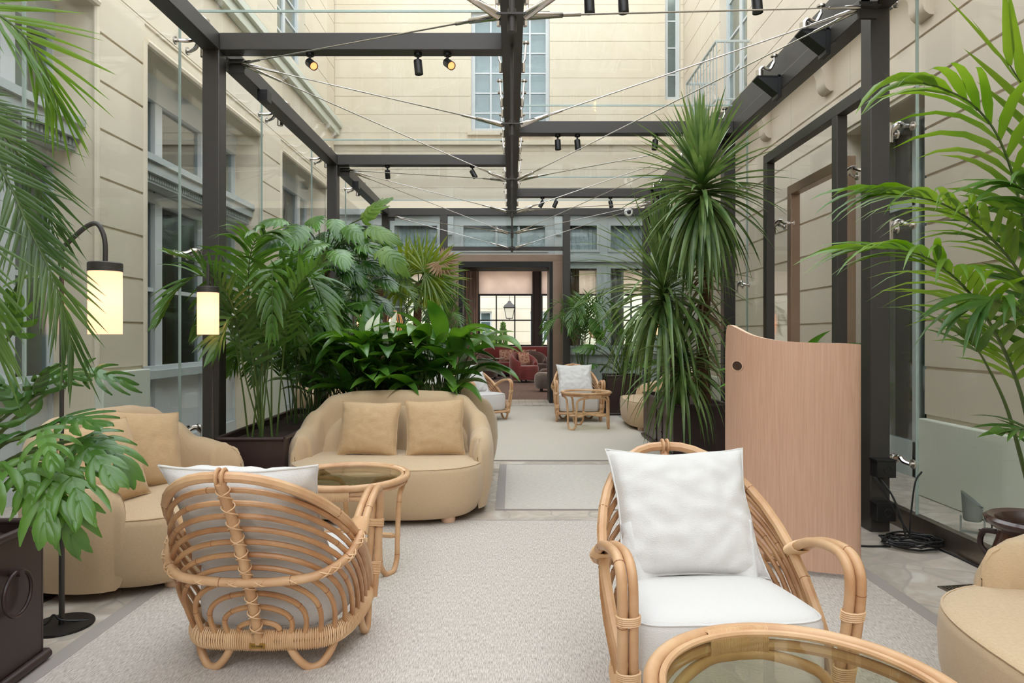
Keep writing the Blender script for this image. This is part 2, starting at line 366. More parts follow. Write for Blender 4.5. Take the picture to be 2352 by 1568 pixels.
# bay windows of the left facade
def bay(n,y0,y1):
    gx=XL-.36
    r=thing('window_%d'%n,None,None); r['kind']='structure'
    b=MB(); post=[y0,y0+.27,y0+.80,y1-.95,y1-.42,y1-.02] if y1-y0>2.4 else [y0,y0+.5,y1-.55,y1-.02]
    for i,y in enumerate(post): 
        w=.05 if i not in (2,) else .14
        b.box(gx-.05,gx+.03,y,min(y+w,y1),0.0,3.6)
    for z0,z1,p in ((.0,.12,.03),(.80,.90,.05),(1.63,1.67,.0),(2.50,2.60,.02),(2.83,2.93,.05),(3.5,3.74,.03)):
        b.box(gx-.047,gx+p+.013,y0+.001,y1-.001,z0,z1)
    b.box(gx-.04,gx,y0,y1,.1,.82); b.box(gx-.04,gx+.01,y0,y1,2.58,2.85)
    b.build('window_frame',M['wframe'],r)
    c=MB()
    c.box(gx,gx+.20,y0,y1,2.62,2.70); c.box(gx,gx+.25,y0,y1,2.70,2.80); c.box(gx,gx+.28,y0,y1,2.80,2.86)
    k=int((y1-y0)/.045)
    for i in range(k): c.box(gx+.19,gx+.215,y0+i*.045,y0+i*.045+.024,2.645,2.69)
    c.box(gx,gx+.12,y0,y1,.78,.86)
    c.build('window_sill',M['timber'],r)
    g=MB().box(gx-.02,gx-.012,y0+.01,y1-.01,.9,3.5); g.build('pane',M['winglass'],r)
    cu=MB()
    for (a,d) in ((y0+.02,y0+.3),(y1-.55,y1-.05)):
        P=[[V(gx-.14+.02*math.sin((a+(d-a)*i/24)*70),a+(d-a)*i/24,z) for i in range(25)] for z in (.9,3.4)]
        cu.grid(P)
    cu.build('curtain',M['curtain'],r)
for i,o in enumerate(LOP): bay(i+1,o[0],o[1])
def sash(n,axis,o,d,sgn,cols,rows,m='winglass'):
    r=thing('window_%d'%n,None,None); r['kind']='structure'
    b=MB(); g=MB(); u0,u1,z0,z1=o
    def bx(mb,a,c,e,f,p,q):
        lo,hi=sorted((d+sgn*p,d+sgn*q))
        if axis=='y': mb.box(lo,hi,a,c,e,f)
        else: mb.box(a,c,lo,hi,e,f)
    for a,c in ((u0,u0+.07),(u1-.07,u1)): bx(b,a,c,z0,z1,.10,.18)
    for a,c in ((z0,z0+.08),(z1-.07,z1)): bx(b,u0,u1,a,c,.103,.177)
    for i in range(1,cols):
        u=u0+(u1-u0)*i/cols; w=.05 if i*2==cols else .016
        bx(b,u-w,u+w,z0,z1,.115,.16)
    for i in range(1,rows):
        z=z0+(z1-z0)*i/rows; bx(b,u0,u1,z-.014,z+.014,.12,.155)
    b.build('window_frame',M['wframe'],r)
    bx(g,u0+.01,u1-.01,z0+.01,z1-.01,.135,.142); g.build('pane',M[m],r)
    return r
M['netcurtain']=mat('net_curtain',srgb(196,202,206),.8,var=srgb(172,180,186),vscale=30)
w=sash(5,'x',BU[0],YB,1,4,6); MB().box(-.74,.68,YB+.22,YB+.24,4.9,7.05).build('curtain',M['netcurtain'],w)
w=sash(6,'x',BU[1],YB,1,1,4); MB().box(2.7,3.1,YB+.3,YB+.32,5.4,7.4).build('curtain',M['netcurtain'],w)
for i,o in enumerate(LUP): sash(7+i,'y',o,XL,-1,2,6)
for i,o in enumerate(RUP): sash(10+i,'y',o,XR,1,2,5)
# railing in front of the right upper window
r=thing('balcony_railing','grey wrought railing below the upper window on the right facade','railing',(XR,9.6,4.16))
b=MB(); b.tube([(-.02,-.75,.85),(-.45,-.75,.85),(-.45,.75,.85),(-.02,.75,.85)],.02,6); b.tube([(-.02,-.75,.1),(-.45,-.75,.1),(-.45,.75,.1),(-.02,.75,.1)],.015,6)
b.build('rail',M['timber'],r)
b=MB()
for i in range(11): b.cyl((-.45,-.75+.15*i,.0),(-.45,-.75+.15*i,.85),.01,6)
for i in range(3):
    for y in(-.75,.75): b.cyl((-.1-.12*i,y,0),(-.1-.12*i,y,.85),.01,6)
b.build('baluster',M['timber'],r)
MB().box(-.5,0,-.8,.8,-.08,.0).build('balcony_slab',M['stucco2'],r)
# panes and curtains of the back facade
for i,o in enumerate(BW+BT):
    r=thing('window_%d'%(12+i),None,None); r['kind']='structure'
    MB().box(o[0],o[1],YB+.02,YB+.028,o[2],o[3]).build('pane',M['winglass2'],r)
    cm='pinkcurtain' if o in BW[2:] and o[0]<1.5 else 'curtain'
    a,d=o[0],o[1]
    if o in BW: d=a+.3 if o[0]>1.5 or o[0]<-2.2 else a+.22
    if o in BT: cm='netcurtain'
    P=[[V(a+(d-a)*k/24,YB+.10+.015*math.sin((a+(d-a)*k/24)*90),z) for k in range(25)] for z in (o[2]-.1,o[3]+.1)]
    MB().grid(P).build('curtain',M[cm],r)
# doorway to the lounge: bronze portal and black inner frame
r=thing('door_1',None,None); r['kind']='structure'
b=MB(); b.box(-1.15,-.90,YB-.25,YB-.02,0,2.50); b.box(.71,.97,YB-.25,YB-.02,0,2.50); b.box(-1.15,.97,YB-.25,YB-.02,2.50,2.63)
b.build('portal_cladding',M['bronze'],r,bevel=.004)
b=MB(); b.box(-.94,-.87,YB-.27,YB+.5,0,2.40); b.box(.66,.72,YB-.27,YB+.5,0,2.40); b.box(-.94,.72,YB-.27,YB+.5,2.40,2.498)
b.build('door_frame',M['black'],r)
# door recess of the right facade
r=thing('door_2',None,None); r['kind']='structure'
b=MB(); b.box(XR+.3,XR+.36,5.13,5.22,0,3.08); b.box(XR+.3,XR+.36,6.32,6.41,0,3.08); b.box(XR+.303,XR+.357,5.13,6.41,3.0,3.08); b.box(XR+.3,XR+.36,5.72,5.80,0,3.0); b.box(XR+.3,XR+.36,5.2,6.4,0,.3); b.box(XR+.3,XR+.36,5.2,6.4,2.3,2.36)
b.build('door_frame',M['timber'],r); MB().box(XR+.32,XR+.33,5.2,6.35,.3,3.0).build('pane',M['winglass'],r)
# threshold
struct(MB().box(XL,XR,11.62,12.7,0,.006),'trim_4',M['setts'])
# ---------------------------------------------------------------- lounge beyond the doorway
YL=21.2
struct(MB().box(-6,6,12.6,YL+.2,-.2,.004),'floor_lounge',M['carpet'])
b=MB(); b.box(-6,6,YB+.3,YL+.2,3.45,3.6); struct(b,'ceiling',M['stucco2'])
M['lwall']=mat('lounge_wall',srgb(52,44,42),.8)
b=MB(); b.box(-6.1,-6,12.6,YL,0,3.5); b.box(6,6.1,12.6,YL,0,3.5)
LW=[(-5.2,-1.32,.9,3.2),(-1.06,.66,.85,3.2),(.88,2.7,.85,3.2),(2.95,5.2,.85,3.2)]
cells(b,'x',-6,6,0,3.5,YL,YL+.2,LW); struct(b,'wall_lounge',M['lwall'])
for i,o in enumerate(LW):
    r=thing('window_%d'%(21+i),None,None); r['kind']='structure'; b=MB()
    b.box(o[0],o[0]+.07,YL-.05,YL+.1,o[2],o[3]); b.box(o[1]-.07,o[1],YL-.05,YL+.1,o[2],o[3]); b.box(o[0],o[1],YL-.047,YL+.1,o[2],o[2]+.06); b.box(o[0],o[1],YL-.047,YL+.1,2.43,2.5)
    n=3
    for k in range(1,n): x=o[0]+(o[1]-o[0])*k/n; b.box(x-.02,x+.02,YL,YL+.05,o[2],o[3])
    for z in (1.67,): b.box(o[0],o[1],YL,YL+.05,z-.02,z+.02)
    b.build('window_frame',M['black'],r)
    bl=MB().box(o[0]+.03,o[1]-.03,YL-.12,YL-.115,2.48,3.2); bl.build('roman_blind',M['shadecloth'] if 'shadecloth' in M else M['curtain'],r)
    MB().box(o[0],o[1],YL+.02,YL+.026,o[2],o[3]).build('pane',M['glass'],r)
# courtyard beyond
struct(MB().box(-9,9,YL+.2,29,-.2,0),'floor_outer',M['stone'])
OW=[(-1.75,-.80,.95,2.15),(.72,1.7,.95,2.15)]
b=MB(); cells(b,'x',-9,9,0,6,27.0,27.4,OW); courses(b,'x',-9,9,[.45*i for i in range(12)],26.98,27.01,OW,.01)
struct(b,'wall_outer',M['stucco'])
for i,o in enumerate(OW):
    w=sash(30+i,'x',o,27.0,1,2,3)
    MB().box(o[0]-.1,o[1]+.1,27.3,27.35,.9,2.2).build('curtain',M['netcurtain'],w)
# ---------------------------------------------------------------- steel and glass canopy
can=thing('glass_canopy','dark grey steel and glass canopy roofing the courtyard lounge','canopy')
BT_=.12; ZB=3.2
XCL=-2.05; XCR=2.19; GL=-2.36; GR=2.44; YE=11.36
def part(mb,name,m,parent=can,**k): return mb.build(name,M[m],parent,**k)
def column(x0,x1,y0,y1,z1=ZB+.12,z0=0): part(MB().box(x0,x1,y0,y1,z0,z1),'column','steel',bevel=.006)
LC=[4.78,8.0]; RC=[4.17,7.05,10.15]
for y in LC+[YE]: column(XCL-.12,XCL,y,y+.12)
for y in RC+[YE]: column(XCR,XCR+.12,y,y+.12)
for y in (-.9,): column(XCL-.12,XCL,y,y+.12); column(XCR,XCR+.12,y,y+.12)
part(MB().box(XCL-.12,XCL,-1.2,YE+.12,ZB,ZB+.12),'edge_beam','steel',bevel=.004)
b=MB(); b.box(XCR,XCR+.12,-1.2,YE+.12,ZB,ZB+.12); b.box(XCR+.02,XCR+.035,-1.2,YE,ZB+.12,ZB+.34); part(b,'edge_beam','steel',bevel=.004)
part(MB().box(-.072,.072,-1.2,YE,ZB,ZB+.16),'spine_beam','steel',bevel=.004)
for y in [1.6]+LC: part(MB().box(XCL,-.07,y,y+.12,ZB,ZB+.12),'cross_beam','steel',bevel=.004)
for y in [.95,3.86,6.75,9.84]: part(MB().box(.07,XCR,y,y+.12,ZB,ZB+.12),'cross_beam','steel',bevel=.004)
part(MB().box(XCL-.12,XCR+.12,YE,YE+.12,ZB,ZB+.12),'cross_beam','steel',bevel=.004)
for x in (-1.2,.85): column(x,x+.12,YE,YE+.12,ZB)
part(MB().box(-1.08,.85,YE+.02,YE+.09,2.62,2.68),'transom','steel')
# side door portal on the right
b=MB(); b.box(XCR+.01,XCR+.08,4.29,5.98,2.69,2.77); part(b,'side_rail','steel',bevel=.003)
for y in (4.62,5.9): part(MB().box(XCR+.01,XCR+.08,y,y+.08,0,2.69),'side_post','steel',bevel=.003)
b=MB(); b.box(GR-.03,GR+.05,5.90,5.98,0,2.42); b.box(GR-.03,GR+.05,4.94,5.02,0,2.42); b.box(GR-.03,GR+.05,4.94,5.98,2.42,2.5)
part(b,'door_portal','bronze',bevel=.003)
# hanging posts under the spine and their tie rods
PY=[3.1,4.7,6.36,7.98,9.67,11.3]; NODE=[V(0,y,2.65) for y in PY]
for p in NODE:
    b=MB(); b.cyl((p.x,p.y,2.60),(p.x,p.y,ZB),.012,10); b.cyl((p.x,p.y,2.575),(p.x,p.y,2.68),.02,10)
    b.box(-.075,.075,p.y-.03,p.y+.03,2.645,2.655)
    part(b,'hanging_post','steel')
def rod(a,b_):
    a=Vector(a); b_=Vector(b_); d=(b_-a); L=d.length; d.normalize()
    m=MB(); m.tube([a,a+d*.04,a+d*.06,a+d*.16,a+d*.162,a+d*.30,a+d*.305,b_-d*.305,b_-d*.30,b_-d*.2,b_-d*.198,b_-d*.06,b_-d*.04,b_],
      [.012,.014,.016,.012,.009,.009,.0045,.0045,.009,.009,.013,.018,.02,.02],8)
    part(m,'tie_rod','chrome',ang=60)
def lrod(col_y,nodes):
    p=V(XCL+.08,col_y,ZB-.03)
    b=MB(); b.box(XCL,XCL+.11,col_y-.012,col_y+.012,ZB-.10,ZB); b.box(XCL,XCL+.12,col_y-.05,col_y+.05,ZB-.045,ZB-.035); part(b,'bracket','steel')
    for n in nodes: rod(p,NODE[n]+V(-.06,0,0) if n>=0 else NODE[0]+V(-.06,0,0))
def rrod(col_y,nodes):
    p=V(XCR-.08,col_y,ZB-.03)
    b=MB(); b.box(XCR-.11,XCR,col_y-.012,col_y+.012,ZB-.10,ZB); b.box(XCR-.12,XCR,col_y-.05,col_y+.05,ZB-.045,ZB-.035); part(b,'bracket','steel')
    for n in nodes: rod(p,NODE[n]+V(.06,0,0))
lrod(1.66,[0]); lrod(4.95,[0,1,2]); lrod(8.15,[2,3,4]); lrod(YE-.05,[4,5])
rrod(1.3,[0]); rrod(4.1,[0,1,2]); rrod(6.98,[2,3,4]); rrod(10.1,[3,4,5])
# glass: walls and roof
def pane(x0,x1,y0,y1,z0,z1,name): part(MB().box(x0,x1,y0,y1,z0,z1),name,'glass')
LJ=[-1.2,.1,1.7,3.31,4.86,6.45,8.06,9.7,YE+.3]
for a,c in zip(LJ,LJ[1:]): pane(GL-.012,GL,a+.004,c-.004,.12,3.42,'wall_pane')
RJ=[-1.2,1.0,2.55,4.12,4.94]
for a,c in zip(RJ,RJ[1:]): pane(GR,GR+.012,a+.004,c-.004,.12,3.42,'wall_pane')
for a,c in ((5.98,7.1),(7.1,8.7),(8.7,10.2),(10.2,YE+.3)): pane(GR,GR+.012,a+.004,c-.004,.12,3.42,'wall_pane')
pane(GR,GR+.012,4.94,5.98,2.5,3.42,'wall_pane')
# thin silver joints between wall panes
for j in LJ[1:-1]: part(MB().box(GL-.014,GL+.004,j-.003,j+.003,.12,3.42),'pane_joint','gedge')
for j in (1.0,2.55,4.12,7.1,8.7,10.2): part(MB().box(GR-.004,GR+.014,j-.003,j+.003,.12,3.42),'pane_joint','gedge')
b=MB(); b.box(GL-.03,GL+.02,-1.2,YE+.3,0,.12); part(b,'base_channel','brushed')
b=MB(); b.box(GR-.02,GR+.03,-1.2,4.94,0,.12); b.box(GR-.02,GR+.03,5.98,YE+.3,0,.12); part(b,'base_channel','brushed')
ZR=3.5
Ly=[-1.2,1.66,4.86,8.06,YE+.3]; Ry=[-1.2,.95,3.92,6.85,9.94,YE+.3]
for a,c in zip(Ly,Ly[1:]):
    pane(GL-.05,-.03,a+.006,c-.006,ZR,ZR+.012,'roof_pane')
    part(MB().box(GL-.05,-.03,c-.005,c+.005,ZR-.002,ZR+.014),'pane_joint','gedge')
for a,c in zip(Ry,Ry[1:]):
    pane(.03,GR+.05,a+.006,c-.006,ZR,ZR+.012,'roof_pane')
    part(MB().box(.03,GR+.05,c-.005,c+.005,ZR-.002,ZR+.014),'pane_joint','gedge')
pane(XCL,-1.14,YE+.04,YE+.05,.1,3.2,'wall_pane'); pane(.97,XCR,YE+.04,YE+.05,.1,3.2,'wall_pane'); pane(-1.08,.85,YE+.04,YE+.05,2.69,3.2,'wall_pane')
# spider clamps
def spider(sx,x,y,z,kind='wall'):
    b=MB(); gx=GL if sx<0 else GR
    b.cyl((x,y,z-.06),(x,y,z+.06),.028,10)
    for dy in (-.09,.09):
        p=spline([(x,y,z),(x+sx*.05,y+dy*.3,z+.05),(x+(gx-x)*.55,y+dy*.7,z+.03),(gx-sx*.03,y+dy,z+.02)],5)
        b.tube(p,[.02-.009*i/len(p) for i in range(len(p))],8)
        b.cyl((gx-sx*.035,y+dy,z+.02),(gx-sx*.004,y+dy,z+.02),.012,10); b.cyl((gx-sx*.014,y+dy,z+.02),(gx-sx*.002,y+dy,z+.02),.028,14)
    part(b,'glass_clamp','chrome')
for y in LJ[3:-1]:
    spider(-1,XCL-.14,y,3.24)
for y in (4.86,8.06):
    for z in (1.75,.5): spider(-1,XCL-.14,y,z)
for y in (4.23,): 
    for z in (3.28,2.45,1.85,.4): spider(1,XCR+.14,y,z)
for y in (7.11,): 
    for z in (2.7,1.7): spider(1,XCR+.14,y,z)
for z in (2.3,): spider(1,XCR+.1,4.72,z); spider(1,XCR+.1,6.0,2.15)
b=MB(); 
def roofspider(x,y,s):
    b=MB(); b.cyl((x,y,ZB+.12),(x,y,ZB+.17),.03,10)
    p=spline([(x,y,ZB+.17),(x+s*.05,y,ZB+.20),(x+s*.14,y,ZB+.18),(x+s*.2,y,ZB+.24)],5); b.tube(p,.013,8)
    b.cyl((x+s*.2,y,ZB+.24),(x+s*.2,y,ZR-.004),.008,8); b.cyl((x+s*.2,y,ZR-.016),(x+s*.2,y,ZR-.002),.028,14)
    part(b,'roof_clamp','chrome')
for y in (3.3,4.7,4.98,6.4,7.9,8.2,9.7): roofspider(XCL-.06,y,-1)
for y in (4.75,5.6,6.9,8.2,9.8):
    b=MB(); b.box(XCR-.20,XCR+.02,y-.06,y+.06,ZB+.10,ZB+.11); b.obox(V(XCR-.02,y,ZB+.03),V(.012,0,0),V(0,.06,0),V(0,0,.09))
    b.v+= [(XCR-.2,y-.055,ZB+.10),(XCR,y-.055,ZB+.10),(XCR,y-.055,ZB-.06),(XCR-.2,y+.055,ZB+.10),(XCR,y+.055,ZB+.10),(XCR,y+.055,ZB-.06)]
    n=len(b.v)-6; b.f+=[(n,n+1,n+2),(n+3,n+5,n+4),(n,n+2,n+5,n+3)]
    part(b,'bracket','black'); roofspider(XCR-.16,y,.6)
for y in (5.6,8.9):
    part(MB().box(XCL-.02,XCL+.06,y-.05,y+.05,ZB-.09,ZB),'bracket','black')
for i,y in enumerate([4.25,4.55,5.35,6.15,6.45,7.1,7.75,8.05,8.9,9.6,10.3,10.9]):
    for s in (-1,1):
        b=MB(); b.cyl((s*.085,y,ZB+.06),(s*.085,y,ZB+.13),.017,8); b.tube([(s*.07,y,ZB+.10),(s*.1,y,ZB+.16),(s*.11,y,ZR-.01)],.009,6); b.cyl((s*.11,y,ZR-.016),(s*.11,y,ZR-.002),.026,12)
        part(b,'roof_clamp','chrome')
# ---------------------------------------------------------------- spotlights
M['bulb']=emit('warm_bulb',(1,.36,.12,1),1.3)
def spot(x,y,az,tilt,lit,label):
    r=thing('spotlight',label,'spotlight',(x,y,ZB),az,'spotlights under the canopy beams')
    b=MB(); b.cyl((0,0,-.02),(0,0,0),.028,14); b.cyl((0,0,-.06),(0,0,-.02),.009,8); b.build('mount',M['black'],r)
    d=V(math.sin(tilt),0,-math.cos(tilt)); c=V(0,0,-.07)
    b=MB(); turned(b,c,d,[(0,-.02),(.027,-.02),(.03,-.016),(.03,.08),(.0265,.08),(.026,.055),(0,.055)]); b.build('lamp_head',M['black'],r)
    b=MB(); b.cyl(c+d*.056,c+d*.0745,.0245,16); b.build('bulb',M['bulb'] if lit else M['dark'],r)
SP=[((712,4.84,-50,1.0,1),'leftmost spotlight on the nearest left beam, glowing orange'),((960,4.84,0,.1,0),'unlit spotlight pointing down, middle of three on the nearest left beam'),((1028,4.84,-60,1.0,1),'glowing spotlight nearest the spine on the front left beam'),
((890,8.06,90,.4,0),'small spotlight at the left on the second left beam'),((1085,8.06,0,.5,0),'small spotlight near the spine on the second left beam'),
((1281,6.81,0,.05,0),'spotlight closest to the spine on the right beam before the tall plant'),((1326,6.81,0,.1,0),'second spotlight from the spine on the right beam before the tall plant'),((1505,6.81,180,.1,0),'spotlight beside the crown of the tall spiky plant'),
((1246,9.9,180,.5,0),'tiny far spotlight nearest the spine on the farthest right beam'),((1277,9.9,180,.4,0),'tiny far spotlight, middle of three on the farthest right beam'),((1402,9.9,0,.2,0),'tiny far spotlight at the right end of the farthest right beam'),
((1353,3.92,0,.05,0),'spotlight cut by the top edge, leftmost of three right of the spine'),((1431,3.92,0,.05,0),'spotlight cut by the top edge, middle of three right of the spine'),((1738,3.92,0,.08,0),'spotlight at the top edge close to the right edge beam')]
for (px,y,az,t,l),lab in SP: spot((px-CX)/FP*y,y,az,t,l,lab)
# white security camera
r=thing('security_camera','white round security camera on the far end beam','camera',tuple(at(1443,488,YE-.02)))
MB().lathe([(0,.0),(.07,0),(.075,.03),(.06,.06),(0,.06)]).build('housing',M['whiteplastic'],r); MB().lathe([(0,.06),(.035,.06),(.03,.085),(0,.09)]).build('lens',M['black'],r)
for c in kids(r): c.rotation_euler=(PI/2,0,0)
# ---------------------------------------------------------------- rugs
def rug(name,x0,x1,y0,y1,m,lab,band=.05,bands='lr',t=.008):
    r=thing(name,lab,'rug',(0,0,0))
    MB().box(x0+band,x1-band,y0,y1,0,t).build('pile',M[m],r)
    MB().box(x0,x0+band,y0,y1,0,t+.001).build('border',M['rugband'],r); MB().box(x1-band,x1,y0,y1,0,t+.001).build('border',M['rugband'],r)
    b=MB(); b.box(x0,x1,y1,y1+.012,0,t+.001); b.box(x0,x1,y0-.012,y0,0,t+.001); b.build('edging',M['rugband'],r)
rug('area_rug',-1.71,1.81,-.5,4.40,'rug','large pale grey woven rug with grey border in the foreground',.07)
rug('floor_mat',-.115,1.42,4.69,6.31,'rug3','small pale woven mat bridging the two large rugs',.065)
rug('area_rug',-1.75,1.62,6.53,11.45,'rug2','large pale woven rug in the far seating area',.05)
# ---------------------------------------------------------------- soft things
def fnoise(p,s,seed=0): return noise.noise(Vector((p[0]*s+seed*7.3,p[1]*s-seed*3.1,p[2]*s+seed)))
def pillow_mb(w,h,t,seed=0,pinch=.06,n=26,wr=.006,piping=False):
    mb=MB()
    def P(u,v,s):
        # u,v in -1..1
        e=1-pinch*(1-abs(u)**2)*abs(v)**3*1.0; f=1-pinch*(1-abs(v)**2)*abs(u)**3
        x=u*w/2*f; z=v*h/2*e
        q=max(0,(1-abs(u)**2.6))*max(0,(1-abs(v)**2.6))
        y=t/2*q**.55
        d=Vector((x,s*y,z))
        edge=max(abs(u),abs(v))
        y+=wr*fnoise((u*1.0,v*1.0,s),5,seed)*min(1,y/t*6)+ wr*1.3*math.sin(40*(v if abs(u)>abs(v) else u)+seed)*max(0,edge-.72)*(1-edge)*14*abs(fnoise((u,v,s),2.3,seed+2))
        return V(x+.006*fnoise((u,v,0),2,seed),s*y,z+h/2+.008*fnoise((u,v,3),1.6,seed))
    for s in (-1,1):
        G=[[P(-1+2*i/n,-1+2*j/n,s) for j in range(n+1)] for i in range(n+1)]
        if s>0: G=G[::-1]
        mb.grid(G)
    pip=None
    ring=[P(-1+2*i/n,-1,1) for i in range(n)]+[P(1,-1+2*i/n,1) for i in range(n)]+[P(1-2*i/n,1,1) for i in range(n)]+[P(-1,1-2*i/n,1) for i in range(n)]
    pip=MB().tube(ring,.0045 if piping else .003,6,closed=True)
    return mb,pip
def interp(tab,s):
    for (a,x),(b,y) in zip(tab,tab[1:]):
        if s<=b:
            t=(s-a)/(b-a); t=t*t*(3-2*t); return x+(y-x)*t
    return tab[-1][1]
def loveseat(label,loc,rz):
    r=thing('loveseat',label,'sofa',loc,rz)
    W=.70
    # seat block
    out=[]
    n=64
    for k in range(n):
        a=2*PI*k/n; c,s=math.cos(a),math.sin(a); 
        e=.42 if s<0 else .35
        x=.645*math.copysign(abs(c)**(.62),c); y=math.copysign(abs(s)**(.72),s)
        y=y*.47-.0 if s<0 else y*.36
        out.append((x,y))
    prof=[(.045,.90),(.06,.93),(.12,.975),(.20,1.0),(.28,1.005),(.335,1.0),(.355,.992),(.366,.975),(.371,.93),(.373,.6),(.374,.2)]
    rows=[[V(x*s,y*s,z) for x,y in out] for z,s in prof]
    b=MB(); b.grid(rows,cv=True); b.fan(rows[-1]); b.fan(rows[0],True); b.build('seat',M['sofa'],r,ang=60)
    b=MB(); b.tube([V(x*.985,y*.985,.364) for x,y in out[n//2:]+out[:1]],.0035,5); b.build('seam',M['sofa'],r)
    # back and arms shell
    path=spline([(-.628,-.14,0),(-.668,-.07,0),(-.685,.05,0),(-.665,.20,0),(-.58,.32,0),(-.42,.385,0),(-.2,.405,0),(0,.41,0),(.2,.405,0),(.42,.385,0),(.58,.32,0),(.665,.20,0),(.685,.05,0),(.668,-.07,0),(.628,-.14,0)],6)
    L=[0]
    for i in range(1,len(path)): L.append(L[-1]+(path[i]-path[i-1]).length)
    tot=L[-1]; rows=[]
    ht=[(0,.50),(.03,.525),(.12,.56),(.19,.66),(.28,.765),(.36,.79),(.5,.795)]
    th=[(0,.085),(.02,.13),(.05,.16),(.12,.165),(.3,.125),(.5,.12)]
    def sec(i,endk=1.0):
        p=path[i]; t=(path[min(i+1,len(path)-1)]-path[max(i-1,0)]).normalized(); nrm=V(t.y,-t.x,0)  # inward
        if nrm.dot(V(0,-.05,0)-p)<0: nrm=-nrm
        s=min(L[i],tot-L[i])/tot; h=interp(ht,s); w=interp(th,s)
        Q=[(-.0,.045),(-.035*0,.045),(.0,.20),(.0,h*.55),(.005,h*.8),(.012,h-.07),(.03,h-.03),(.055,h-.008),(w*.5,h),(w-.035,h-.012),(w-.012,h-.04),(w,h-.09),(w+.006,h*.6),(w,.30),(w,.10)]
        lean=.03*(1-abs(p.x)/.7)
        return [V(*(p+nrm*(a-.02+.055*max(0,.25-z)/.25))[:2],z)+V(0,lean*z/.8,0) for a,z in Q]
    rows=[sec(i) for i in range(len(path))]
    def cap(row,d):
        c=sum(row,V(0,0,0))/len(row); o=[]
        for k,(sc,f) in enumerate(((.93,.022),(.75,.04),(.4,.05))): o.append([c+(p-c)*sc+V(0,-f,0) for p in row])
        return o
    rr=cap(rows[0],0)[::-1]+rows+cap(rows[-1],0)
    b=MB(); b.grid(rr); b.fan(rr[0]); b.fan(rr[-1],True); b.build('back_and_arms',M['sofa'],r,ang=70)
    # inner padded back, two halves meeting in a seam
    for sg in (-1,1):
        G=[]; n=20
        for i in range(n+1):
            u=i/n; col=[]
            for j in range(n+1):
                v=j/n
                top=.315*(max(0,1-u**2.6))**.5+.02
                x=sg*u*.535; z=.36+v*top
                q=(1-u**4)*(1-v**5)*min(1,u*7+.15)
                y=.285-.05*q**.6 + .03*v - (.13*u**3)+.03*(1-q)
                col.append(V(x,y,z))
            G.append(col)
        if sg<0: G=G[::-1]
        MB().grid(G).build('back_cushion',M['sofa'],r)
    for x,y in ((-.42,-.30),(.42,-.30),(-.42,.28),(.42,.28)):
        MB().lathe([(0,0),(.036,0),(.044,.012),(.046,.03),(.042,.07),(0,.07)],(x,y,0),20).build('foot',M['foot'],r)
    return r
sf=loveseat('beige rounded two-seat sofa facing the camera behind the round glass table',(-.83,4.68,0),0)
dup(sf,(-1.90,3.70,0),88,'beige rounded two-seat sofa at the left glass wall, side arm toward the camera')
dup(sf,(1.73,1.66,0),-90,'beige rounded two-seat sofa cut by the right edge of the picture')
dup(sf,(-.83,6.08,0),180,'beige sofa backing onto the peace lilies, only its rear rim in view')
dup(sf,(-1.78,7.25,0),92,'far beige sofa at the left wall, mostly hidden by the planting')
dup(sf,(1.93,9.02,0),-90,'far beige sofa at the right wall, half hidden by the dark planter')
def throw(label,loc,rot,w=.40,h=.40,seed=1,group='tan cushions on the beige sofas',t=.15):
    m,p=pillow_mb(w,h,t,seed)
    r=thing('throw_cushion',label,'cushion',loc,0,group); r.rotation_euler=[math.radians(a) for a in rot]
    m.build('cover',M['throw'],r,ang=180); p.build('seam',M['throw'],r); return r
throw('tan cushion on the middle sofa, left one',(-1.005,4.72,.368),(-17,1.5,-3),.42,.38,1)
throw('tan cushion on the middle sofa, right one, standing squarer',(-.53,4.72,.368),(-15,-1.5,4),.41,.39,2)
throw('tan cushion on the left sofa, nearer the camera',(-1.955,3.37,.368),(-20,-3,72),.42,.42,3)
throw('tan cushion on the left sofa, the farther one behind the white pillow',(-1.99,3.72,.368),(-18,8,60),.44,.43,4)
throw('tan cushion on the far left sofa, glimpsed between leaves',(-1.80,6.95,.368),(-20,4,80),.42,.42,5)
throw('second tan cushion on the far left sofa behind the first',(-1.80,7.45,.368),(-20,-4,85),.42,.42,6)
